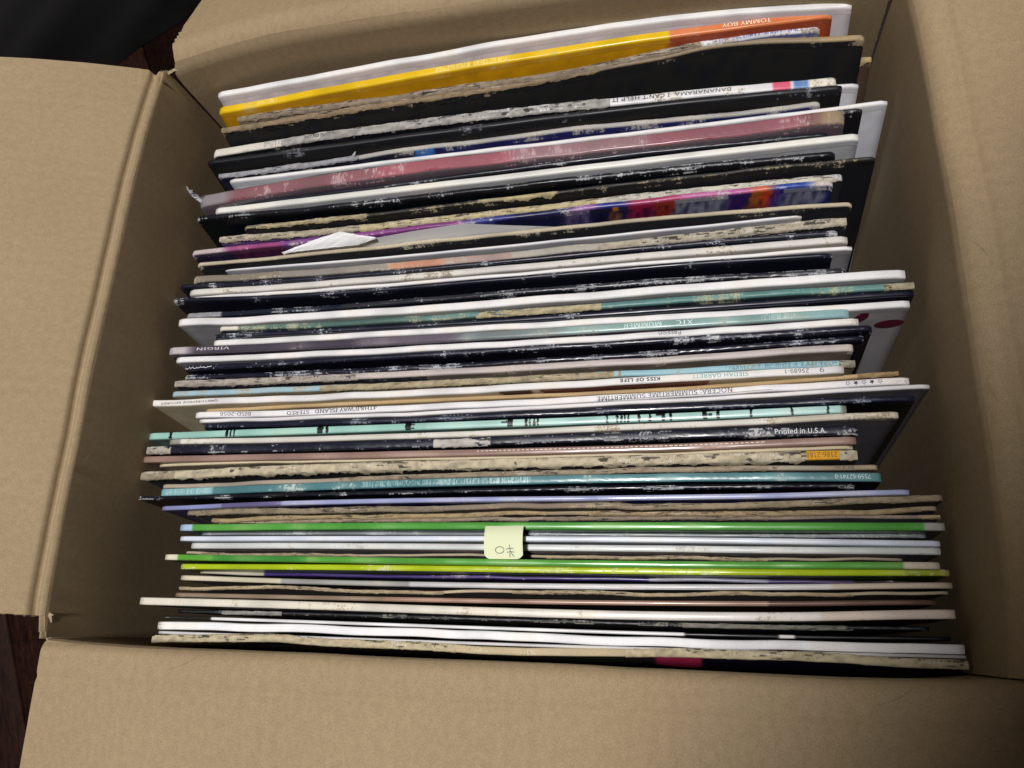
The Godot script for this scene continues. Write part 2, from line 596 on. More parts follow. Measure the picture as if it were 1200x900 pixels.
# ---------------------------------------------------------------- carton
# a board of real thickness over a grid of points of its inner face; edges show the pale cut
func sheet(called: String, parent: Node, p: Array, uv: Array, thick: float, flip: bool) -> MeshInstance3D:
	var nr := p.size()
	var ncol: int = p[0].size()
	var outer := []
	for r in nr:
		var row := PackedVector3Array()
		for c in ncol:
			var du: Vector3 = p[r][mini(c + 1, ncol - 1)] - p[r][maxi(c - 1, 0)]
			var dv: Vector3 = p[mini(r + 1, nr - 1)][c] - p[maxi(r - 1, 0)][c]
			var n := du.cross(dv).normalized() * (1.0 if flip else -1.0)
			row.append(p[r][c] + n * thick)
		outer.append(row)
	var white := []
	for r in nr:
		var cr := PackedColorArray()
		cr.resize(ncol)
		cr.fill(Color.WHITE)
		white.append(cr)
	var st := begin()
	grid(st, p, uv, white, flip)
	grid(st, outer, uv, white, not flip)
	# four cut edges, split in three bands: liner, dark fluting, liner
	for e in 4:
		var a := PackedVector3Array()
		var b := PackedVector3Array()
		if e < 2:
			var c := 0 if e == 0 else ncol - 1
			for r in nr:
				a.append(p[r][c]); b.append(outer[r][c])
		else:
			var r := 0 if e == 2 else nr - 1
			for c in ncol:
				a.append(p[r][c]); b.append(outer[r][c])
		var bands := [0.0, 0.22, 0.3, 0.7, 0.78, 1.0]
		var shade := [1.18, 1.12, 0.62, 0.62, 1.12, 1.18]
		var rows := []
		var cols := []
		var uvs := []
		for i in 6:
			var row := PackedVector3Array()
			var cr := PackedColorArray()
			var ur := PackedVector2Array()
			for j in a.size():
				var jit := na.get_noise_2d(j * 5.0 + e * 40.0, i * 9.0) * 0.0005
				row.append(a[j].lerp(b[j], bands[i]) + Vector3(jit, jit, jit) * (1.0 if i > 0 and i < 5 else 0.25))
				var s: float = shade[i] * (1.0 + na.get_noise_2d(j * 11.0, e * 9.0 + i) * 0.3)
				cr.append(Color(s, s * 1.02, s * 1.06))
				ur.append(Vector2(j * 0.01, i * 0.01))
			rows.append(row); cols.append(cr); uvs.append(ur)
		grid(st, rows, uvs, cols, (e == 0 or e == 3) != flip)
	return mesh_node(called, done(st), board_mat, parent)

func build_box() -> void:
	var box := thing("cardboard_box", "open brown corrugated cardboard box packed with record sleeves, its flaps folded outwards", "box", Vector3(BW / 2, 0.002, -BD / 2))
	var off := box.position
	# side: start corner, along, outward, length, bulge at the top, flap rise in degrees, droop per metre, flap length, slant of the two flap ends
	var sides := [
		["left", Vector3(0, 0, -BD), Vector3(0, 0, 1), Vector3(-1, 0, 0), BD, 0.0045, 24.0, 2.2, 0.14, 0.02, 0.02, 0.0035, 0.008, 0.0036, 0.0024, 0.0014, 0.003],
		["front", Vector3(0, 0, 0), Vector3(1, 0, 0), Vector3(0, 0, 1), BW, 0.0055, -2.0, 0.3, 0.14, 0.0, -0.05, 0.001, -0.02, 0.0006, 0.009, 0.0015, 0.005],
		["right", Vector3(BW, 0, 0), Vector3(0, 0, -1), Vector3(1, 0, 0), BD, 0.004, 14.0, 1.0, 0.14, -0.04, 0.0, -0.004, 0.003, 0.0009, 0.0045, 0.0018, 0.0075],
		["back", Vector3(BW, 0, -BD), Vector3(-1, 0, 0), Vector3(0, 0, -1), BW, 0.012, -16.0, 1.5, 0.14, 0.0, 0.0, 0.003, 0.003, 0.0, 0.006, 0.003, 0.010],
	]
	for s in sides:
		var start: Vector3 = s[1]
		var along: Vector3 = s[2]
		var outw: Vector3 = s[3]
		var length: float = s[4]
		var bulge: float = s[5]
		var rise := deg_to_rad(s[6])
		var droop: float = s[7]
		var flen: float = s[8]
		var slant0: float = s[9]
		var slant1: float = s[10]
		var rad: float = s[16]
		var y0 := RIM - rad
		# profile: outward distance, height, share of the flap's end inset
		var prof := []
		for i in 13:
			prof.append([0.0, lerpf(0.006, y0, pow(i / 12.0, 0.8)), 0.0])
		var turn := PI / 2 - rise
		for i in range(1, 9):
			var th := turn * i / 8.0
			prof.append([rad - rad * cos(th), y0 + rad * sin(th), 0.3 if i < 3 else 1.0])
		var last: Array = prof[-1]
		var wall_end := 15
		for i in range(1, 31):
			var dist := i * 0.0009 if i <= 16 else lerpf(0.0144, flen, pow((i - 16) / 14.0, 1.2))
			var ang := rise - droop * dist
			var groove: float = s[13] * exp(-pow((dist - s[14]) / s[15], 2.0))
			prof.append([last[0] + dist * cos(rise - droop * dist * 0.5) + groove * sin(ang), last[1] + dist * sin(rise - droop * dist * 0.5) - groove * cos(ang), 1.0 + dist])
		var nw := 64
		var grids := [[], []]
		var uvs := [[], []]
		var arc := 0.0
		for r in prof.size():
			if r > 0:
				arc += Vector2(prof[r][0] - prof[r - 1][0], prof[r][1] - prof[r - 1][1]).length()
			var row := PackedVector3Array()
			var ur := PackedVector2Array()
			var share: float = prof[r][2]
			var in0 := 0.0
			var in1 := 0.0
			if s[0] == "right":
				in1 = 0.0026
			if s[0] == "left":
				in0 = 0.0012 * smoothstep(0.2, 0.35, prof[r][1])
			if share > 0.0:
				in0 = maxf(in0, minf(share, 1.0) * s[11]) + maxf(share - 1.0, 0.0) * slant0
				in1 = maxf(in1, minf(share, 1.0) * s[12]) + maxf(share - 1.0, 0.0) * slant1
			if s[0] == "front":
				in1 = s[12] if share > 0.0 else -0.004
			for c in nw + 1:
				var w := lerpf(in0, length - in1, float(c) / nw)
				var q := clampf(2.0 * w / length - 1.0, -1.0, 1.0)
				var bow := (1.0 - q * q * q * q) * bulge * smoothstep(0.1, 0.33, prof[r][1])
				if s[0] == "front":
					bow *= 1.0 - 0.72 * smoothstep(0.325, 0.358, prof[r][1])
				if share >= 1.0:
					bow *= exp(-(share - 1.0) * 4.0)
				var wr := nb.get_noise_2d(w * 60.0 + s[4] * 900.0, arc * 30.0) * 0.0006
				var soft := nb.get_noise_2d(w * 400.0, arc * 90.0 + s[5] * 9000.0) * 0.00012
				var dist_in := clampf(arc / 0.06, 0.0, 1.0)
				# the slot ends are crushed and frayed a little
				var ends := minf(w, length - w)
				var fray := 0.0
				if share > 0.0 and share < 1.02 and ends < 0.008:
					fray = na.get_noise_2d(w * 900.0, arc * 900.0) * 0.0006
				row.append(start + along * (w + fray) + outw * (prof[r][0] + bow + (wr + soft) * dist_in) + Vector3.UP * (prof[r][1] + fray + (wr if share >= 1.0 else 0.0)) - off)
				ur.append(Vector2(w / 0.24 + s[4] * 3.7 + s[5] * 40.0, arc / 0.24))
			if r <= wall_end:
				grids[0].append(row); uvs[0].append(ur)
			if r >= wall_end:
				grids[1].append(row); uvs[1].append(ur)
		var wall := sheet("wall", box, grids[0], uvs[0], 0.0034, true)
		wall.set_meta("label", s[0] + " wall of the box")
		var flap := sheet("flap", box, grids[1], uvs[1], 0.0034, true)
		flap.set_meta("label", s[0] + " flap folded outwards")
	# floor of the carton
	var rows := []
	var uvf := []
	for r in 3:
		rows.append(PackedVector3Array([Vector3(-0.002, 0.005, -BD - 0.002 + r * (BD + 0.004) / 2) - off, Vector3(BW + 0.002, 0.005, -BD - 0.002 + r * (BD + 0.004) / 2) - off]))
		uvf.append(PackedVector2Array([Vector2(0, r), Vector2(3, r)]))
	sheet("bottom", box, rows, uvf, 0.003, true)
	# frayed fibres where the right rear corner is split
	var st := begin()
	for i in 60:
		var y := RIM - 0.002 - i * 0.0019 + rng.randf_range(-0.0006, 0.0006)
		var side := i % 2
		var c := Vector3(BW + (0.0002 if side == 0 else 0.0024), y, -BD + (0.0004 if side == 0 else 0.0026)) - off
		var tip := c + Vector3(rng.randf_range(-0.0012, 0.0002), rng.randf_range(-0.0008, 0.0012), rng.randf_range(-0.0012, 0.0012))
		var w := rng.randf_range(0.0002, 0.0006)
		grid(st, [PackedVector3Array([c + Vector3(0, w, 0), tip]), PackedVector3Array([c - Vector3(0, w, 0), tip + Vector3(0, -w * 0.4, 0)])])
	# torn liner at the other corners of the rim
	for cr in [[Vector3(-0.001, 0.357, -0.009), Vector3(-0.0035, 0.353, 0.0015)], [Vector3(BW + 0.004, 0.358, -0.004), Vector3(BW + 0.006, 0.353, 0.004)], [Vector3(-0.002, 0.357, -BD + 0.003), Vector3(0.002, 0.353, -BD - 0.003)]]:
		var tear := [PackedVector3Array(), PackedVector3Array(), PackedVector3Array()]
		for i in 19:
			var q := i / 18.0
			var c: Vector3 = cr[0].lerp(cr[1], q) - off
			var w := 0.0008 + 0.0006 * na.get_noise_2d(i * 3.0, cr[0].x * 900.0)
			var sd := 0.0009 * na.get_noise_2d(i * 2.2, cr[0].z * 700.0 + 50.0)
			tear[0].append(c + Vector3(-w + sd, -0.0006, sd * 0.5)); tear[1].append(c + Vector3(sd, 0.0006 + absf(sd), -sd)); tear[2].append(c + Vector3(w + sd, -0.0005, w * 0.5))
		grid(st, tear)
	var fr := mesh_node("frayed_edge", done(st), plain(Color("a8987c"), 0.9), box)
	fr.set_meta("kind", "stuff")

# ---------------------------------------------------------------- note and loose paper
func build_note() -> void:
	var n := thing("sticky_note", "small pale yellow sticky note with two pen marks lying across the white spines", "sticky note", Vector3(0.1725, 0.319, -0.0425))
	var rows := []
	var nr := 14
	for r in nr + 1:
		var q := float(r) / nr
		var row := PackedVector3Array()
		for c in nr + 1:
			var w := float(c) / nr
			var x := lerpf(-0.0083, 0.0079, w) + q * 0.0004
			# lower corners are rounded, the lower edge curls down
			var zz := lerpf(-0.0068, 0.0066, q)
			var cut := 0.0
			var cx := maxf(0.0, absf(w - 0.5) * 2.0 - 0.72) / 0.28
			if q > 0.5:
				cut = cx * cx * 0.0016
			var y := 0.0002 + 0.0009 * sin(q * PI) - 0.0012 * pow(q, 5.0) - 0.0016 * pow(1.0 - q, 6.0) + 0.0012 * w * w + 0.0014 * pow(q, 6.0)
			row.append(Vector3(x, y, zz - cut * (q - 0.5) * 2.0))
		rows.append(row)
	var st := begin()
	grid(st, rows)
	var low := []
	for r in rows:
		var row := PackedVector3Array()
		for v in r:
			row.append(v + Vector3(0, -0.0001, 0))
		low.append(row)
	grid(st, low, null, null, true)
	mesh_node("paper", done(st), plain(Color("dfe5c0"), 0.75), n)
	var ink := plain(Color("3a3c38"), 0.5)
	# a ring and a crossed stroke, drawn upside down
	var strokes := []
	var ring := []
	for i in 25:
		var a := TAU * i / 24.0 * 0.97
		ring.append(Vector2(-0.0014 + cos(a) * 0.0018, 0.0031 + sin(a) * 0.0013))
	strokes.append(ring)
	strokes.append([Vector2(0.0026, 0.0010), Vector2(0.0030, 0.0030), Vector2(0.0029, 0.0058)])
	strokes.append([Vector2(0.0012, 0.0028), Vector2(0.0030, 0.0024), Vector2(0.0044, 0.0025)])
	strokes.append([Vector2(0.0016, 0.0040), Vector2(0.0032, 0.0037), Vector2(0.0047, 0.0039)])
	strokes.append([Vector2(0.0034, 0.0040), Vector2(0.0042, 0.0052), Vector2(0.0048, 0.0057)])
	for s in strokes:
		var r2 := [PackedVector3Array(), PackedVector3Array()]
		for i in s.size():
			var p: Vector2 = s[i]
			var tg: Vector2 = (s[mini(i + 1, s.size() - 1)] - s[maxi(i - 1, 0)]).normalized()
			var nn := Vector2(-tg.y, tg.x) * 0.00013
			var q := (p.y + 0.0068) / 0.0134
			var w := (p.x + 0.0083) / 0.0162
			var y := 0.0004 + 0.0009 * sin(q * PI) - 0.0012 * pow(q, 5.0) - 0.0016 * pow(1.0 - q, 6.0) + 0.0012 * w * w + 0.0014 * pow(q, 6.0)
			r2[0].append(Vector3(p.x + nn.x, y, p.y + nn.y)); r2[1].append(Vector3(p.x - nn.x, y, p.y - nn.y))
		var ss := begin()
		grid(ss, r2)
		mesh_node("pen_stroke", done(ss), ink, n)

func build_loose_paper() -> void:
	var root := thing("paper_inner_sleeve", "crumpled white paper inner sleeve poking up in front of the magenta illustrated sleeve", "inner sleeve", Vector3(0.12, 0.28, -0.184))
	var off := root.position
	var top := [Vector3(49.8, 311.0, -186.9), Vector3(57.7, 311.5, -187.2), Vector3(73.3, 312.0, -187.6), Vector3(86.9, 312.6, -188.0), Vector3(92.5, 313.4, -188.4), Vector3(101.2, 315.4, -189.0), Vector3(119.3, 316.6, -190.2), Vector3(143.2, 317.5, -191.5), Vector3(147.4, 317.4, -191.6), Vector3(169.2, 312.8, -191.3), Vector3(190.8, 308.7, -190.9), Vector3(205.0, 306.8, -191.0)]
	var rows := []
	for r in 8:
		rows.append(PackedVector3Array())
	for i in 100:
		var f := i / 99.0 * 11.0
		var k := mini(int(f), 10)
		var p: Vector3 = top[k].lerp(top[k + 1], f - k)
		for r in 8:
			var q := r / 7.0
			var fold := sin(f * 1.1 + q * 2.0) * 0.7 * q
			rows[r].append(Vector3(p.x, lerpf(p.y, 285.0, q), p.z + (p.y - lerpf(p.y, 285.0, q)) * 0.2 + fold) * 0.001 - off)
	var st := begin()
	grid(st, rows, null, null, true)
	mesh_node("sheet", done(st), plain(Color("efeff2"), 0.7), root)
	# a corner of it folded over, lying nearly flat
	var back := [Vector3(50.5, 313.0, -186.4), Vector3(60.0, 315.0, -188.2), Vector3(72.0, 317.2, -190.4), Vector3(84.0, 318.6, -192.3), Vector3(92.0, 317.9, -190.4), Vector3(102.4, 316.9, -188.5)]
	var fore := [Vector3(50.9, 312.6, -185.9), Vector3(58.5, 313.0, -186.3), Vector3(68.0, 313.2, -186.5), Vector3(79.0, 313.2, -186.9), Vector3(91.6, 313.4, -187.2), Vector3(102.0, 316.2, -187.9)]
	var r2 := []
	for r in 7:
		var q := r / 6.0
		var row := PackedVector3Array()
		for i in 31:
			var f := i / 30.0 * 5.0
			var k := mini(int(f), 4)
			var a: Vector3 = back[k].lerp(back[k + 1], f - k)
			var b: Vector3 = fore[k].lerp(fore[k + 1], f - k)
			row.append((a.lerp(b, q) + Vector3(0, sin(q * PI) * 0.5 + nb.get_noise_2d(f * 20.0, q * 20.0) * 0.4, 0)) * 0.001 - off)
		r2.append(row)
	var s2 := begin()
	grid(s2, r2)
	mesh_node("folded_corner", done(s2), plain(Color("efeff2"), 0.7), root)

func build_emblem(root: Node3D) -> void:
	# dark red leaf shape printed on the exposed cover
	for e in [[Vector3(329.6, 305.2, -135.2), 5.6, 2.7, 0.1], [Vector3(317.4, 311.2, -136.2), 3.2, 3.6, 0.3]]:
		var st := begin()
		var rows := [PackedVector3Array(), PackedVector3Array()]
		for i in 33:
			var a := TAU * i / 32.0
			var c: Vector3 = e[0]
			var dx: float = cos(a) * e[1]
			var dy: float = sin(a) * e[2] + dx * e[3]
			rows[0].append(Vector3(c.x, c.y, c.z + 0.12) * 0.001 - root.position)
			rows[1].append(Vector3(c.x + dx, c.y + dy, c.z - dy * 0.176 + 0.12) * 0.001 - root.position)
		grid(st, rows)
		mesh_node("printed_leaf_shape", done(st), plain(Color("5a1830"), 0.4), root)

# ---------------------------------------------------------------- floor
func build_floor() -> void:
	var sub := MeshInstance3D.new()
	sub.name = "floor"
	var pl := PlaneMesh.new()
	pl.size = Vector2(8, 8)
	sub.mesh = pl
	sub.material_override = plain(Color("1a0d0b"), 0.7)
	sub.position = Vector3(0, -0.006, 0)
	sub.set_meta("kind", "structure")
	add_child(sub)
	var mats := []
	for v in 4:
		var im := Image.create_empty(512, 64, false, Image.FORMAT_RGB8)
		for y in 64:
			for x in 512:
				var g := na.get_noise_2d(x * 0.06 + v * 300.0, y * 0.9 + nb.get_noise_2d(x * 0.4, y + v * 70.0) * 4.0)
				var g2 := nb.get_noise_2d(x * 0.3 + v * 90.0, y * 2.0)
				var s := 1.0 + g * 0.35 + g2 * 0.2
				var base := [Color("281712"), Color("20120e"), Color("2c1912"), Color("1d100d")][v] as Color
				im.set_pixel(x, y, Color(base.r * s, base.g * s, base.b * s))
		var m := plain(Color.WHITE, 0.6)
		m.albedo_texture = ImageTexture.create_from_image(im)
		m.metallic_specular = 0.2
		mats.append(m)
	var dirv := Vector3(0.047, 0, 0.093).normalized()
	var turn := atan2(dirv.x, dirv.z)
	for i in range(-8, 8):
		for j in range(-1, 2):
			var st := begin()
			var hw := 0.0368
			var hl := 0.449
			var rows := []
			var uv := []
			var prof := [[-hw, -0.005], [-hw, -0.0012], [-hw + 0.0012, 0.0], [hw - 0.0012, 0.0], [hw, -0.0012], [hw, -0.005]]
			for e in [-hl, -hl + 0.001, hl - 0.001, hl]:
				var row := PackedVector3Array()
				var ur := PackedVector2Array()
				for q in prof.size():
					row.append(Vector3(prof[q][0], prof[q][1] - (0.001 if absf(e) > hl - 0.0005 else 0.0), e))
					ur.append(Vector2((e + hl) / 0.9, (prof[q][0] + hw) / 0.074))
				rows.append(row); uv.append(ur)
			grid(st, rows, uv)
			var o := mesh_node("plank", done(st), mats[posmod(i * 3 + j * 5, 4)], sub)
			var b := Basis(Vector3.UP, turn)
			o.transform = Transform3D(b, Vector3(-0.342, 0.006, 0.06) + b * Vector3((i + 0.5) * 0.075, 0, j * 0.9 + posmod(i * 7, 5) * 0.17))

# ---------------------------------------------------------------- added shade pieces and the lamp round the carton
func rounded_slab(w: float, h: float, dp: float, r: float, st: SurfaceTool, t: Transform3D) -> void:
	# a board with rounded edges: rings from the middle of the top over the rim to the middle of the underside
	var rows := []
	var prof := [[0.0, h], [0.6, h], [1.0 - r / (w * 0.5) , h], [1.0 - 0.3 * r / (w * 0.5), h - 0.3 * r], [1.0, h - r], [1.0, r], [1.0 - 0.3 * r / (w * 0.5), 0.3 * r], [1.0 - r / (w * 0.5), 0.0], [0.0, 0.0]]
	for q in prof:
		var row := PackedVector3Array()
		for i in 65:
			var a := TAU * i / 64.0
			var m := maxf(absf(cos(a)), absf(sin(a)))
			var k := lerpf(1.0 / m, 1.0, 0.06)
			row.append(t * Vector3(cos(a) * k * w * 0.5 * q[0], q[1], sin(a) * k * dp * 0.5 * q[0]))
		rows.append(row)
	grid(st, rows)

func build_light_blocker() -> void:  # added unseen board on legs, only there to shade the front right corner
	var turn := Basis(Vector3.UP, -0.54)
	var edge := Vector3(0.236, 0.0, -0.006)
	var root := thing("added_light_blocker", "tall reddish wooden light blocker added out of view to shade the front right corner of the box", "table", Vector3.ZERO)
	root.transform = Transform3D(turn, edge + turn * Vector3(0.14, 0, 0.0))
	var wood := plain(Color("4a2418"), 0.45)
	var st := begin()
	rounded_slab(0.28, 0.028, 0.6, 0.006, st, Transform3D(Basis.IDENTITY, Vector3(0, 1.136, 0)))
	mesh_node("blocker_top", done(st), wood, root)
	for x in [-1, 1]:
		for z in [-1, 1]:
			var sl := begin()
			var rows := []
			for q in [[0.0, 0.0], [0.0, 0.016], [0.4, 0.018], [1.0, 0.026], [1.1355, 0.026]]:
				var row := PackedVector3Array()
				for i in 17:
					var a := TAU * i / 16.0
					var m := lerpf(1.0 / maxf(absf(cos(a)), absf(sin(a))), 1.0, 0.25)
					row.append(Vector3((x * 0.03 + 0.08) + cos(a) * q[1] * m, q[0] + 0.0, z * 0.25 + sin(a) * q[1] * m))
				rows.append(row)
			grid(sl, rows, null, null, true)
			mesh_node("leg", done(sl), wood, root)

func build_lamp(at_point: Vector3) -> void:
	var root := thing("ceiling_lamp", "round white ceiling lamp hanging high above the box", "lamp", at_point + Vector3(0, 0.012, 0))
	var st := begin()
	var rows := []
	for q in [[0.0, 0.07], [0.05, 0.07], [0.16, 0.055], [0.2, 0.02], [0.2, 0.0], [0.19, 0.0], [0.19, 0.02], [0.0, 0.04]]:
		var row := PackedVector3Array()
		for i in 41:
			var a := TAU * i / 40.0
			row.append(Vector3(cos(a) * q[0], q[1], sin(a) * q[0]))
		rows.append(row)
	grid(st, rows)
	mesh_node("shade", done(st), plain(Color("d8d8d4"), 0.5), root)
	var dm := plain(Color("f4f2ea"), 0.6)
	dm.emission_enabled = true
	dm.emission = Color(1.0, 0.98, 0.94)
	dm.emission_energy_multiplier = 1.0
	var sd := begin()
	var r2 := []
	for q in [[0.0, 0.006], [0.1, 0.007], [0.186, 0.012]]:
		var row := PackedVector3Array()
		for i in 41:
			var a := TAU * i / 40.0
			row.append(Vector3(cos(a) * q[0], q[1], sin(a) * q[0]))
		r2.append(row)
	grid(sd, r2)
	mesh_node("diffuser", done(sd), dm, root)

func build_shadow_form() -> void:
	# black heap added in place of the soft shadow on the floor
	var root := thing("black_shadow_form", "black soft form added on the floor in place of the shadow behind the box", "shadow_form", Vector3(-0.50, 0.001, -0.77))
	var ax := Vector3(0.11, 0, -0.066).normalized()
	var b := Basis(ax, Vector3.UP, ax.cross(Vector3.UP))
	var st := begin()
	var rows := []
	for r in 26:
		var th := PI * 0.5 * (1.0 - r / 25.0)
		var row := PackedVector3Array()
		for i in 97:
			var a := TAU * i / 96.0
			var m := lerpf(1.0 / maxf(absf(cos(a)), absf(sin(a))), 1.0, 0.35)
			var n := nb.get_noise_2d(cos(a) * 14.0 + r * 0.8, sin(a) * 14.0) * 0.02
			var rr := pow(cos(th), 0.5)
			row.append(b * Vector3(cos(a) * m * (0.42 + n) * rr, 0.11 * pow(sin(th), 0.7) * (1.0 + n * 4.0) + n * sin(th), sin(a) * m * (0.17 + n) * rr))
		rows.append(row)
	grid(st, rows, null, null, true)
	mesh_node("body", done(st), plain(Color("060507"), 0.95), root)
	var hs := begin()
	var h2 := []
	for i in 41:
		var q := i / 40.0
		var c := b * Vector3(-0.12 + q * 0.24, 0.1 + sin(q * PI) * 0.035, 0.02 + sin(q * PI) * 0.07)
		var row := PackedVector3Array()
		for j in 9:
			var a := TAU * j / 8.0
			row.append(c + Vector3(0, cos(a) * 0.003, 0) + b * Vector3(0, 0, sin(a) * 0.012))
		h2.append(row)
	grid(hs, h2)
	mesh_node("form_loop", done(hs), plain(Color("101013"), 0.9), root)

func _ready() -> void:
	# ---- camera
	var cam := Camera3D.new()
	cam.name = "camera"
	cam.fov = 53.284
	cam.near = 0.02
	cam.far = 30.0
	cam.position = Vector3(0.24494, 0.62475, -0.00708)
	cam.rotation = Vector3(-1.181786, 0.607201, -0.607728)
	add_child(cam)
	cam.current = true
	# ---- dim room around the lamp
	var we := WorldEnvironment.new()
	we.name = "environment"
	var env := Environment.new()
	env.background_mode = Environment.BG_COLOR
	env.background_color = Color(0.235, 0.2, 0.165)
	env.tonemap_mode = Environment.TONE_MAPPER_LINEAR
	env.tonemap_exposure = 1.0
	env.sdfgi_enabled = true
	env.ssao_enabled = true
	env.ssil_enabled = true
	we.environment = env
	add_child(we)
	# ---- ceiling lamp
	var lamp_at := Vector3(0.14, 2.3, 0.04)
	var lamp := AreaLight3D.new()
	lamp.name = "ceiling_lamp_light"
	lamp.area_size = Vector2(0.16, 0.16)
	lamp.light_energy = 4.45
	lamp.light_color = Color(1.0, 0.985, 0.97)
	lamp.area_range = 6.0
	lamp.shadow_enabled = true
	lamp.position = lamp_at
	add_child(lamp)
	lamp.look_at(Vector3(0.17, 0.33, -0.12), Vector3(0, 0, -1))

	na.seed = 11; na.frequency = 0.35; na.noise_type = FastNoiseLite.TYPE_SIMPLEX; na.fractal_octaves = 2
	nb.seed = 23; nb.frequency = 0.12; nb.noise_type = FastNoiseLite.TYPE_SIMPLEX; nb.fractal_octaves = 2
	nc.seed = 37; nc.frequency = 0.9; nc.noise_type = FastNoiseLite.TYPE_SIMPLEX; nc.fractal_octaves = 1
	rng.seed = 5
	sleeves = table()
	board_mat = board_material()
	paper_mat = vertex_mat(0.9)
	paint_spines()
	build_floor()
	build_box()
	for k in sleeves.size():
		build_sleeve(k)
	for c in get_children():
		if c.has_meta("label") and str(c.get_meta("label")).contains("dark red leaf"):
			build_emblem(c)
	build_note()
	build_loose_paper()
	build_light_blocker()
	build_lamp(lamp_at)
	build_shadow_form()


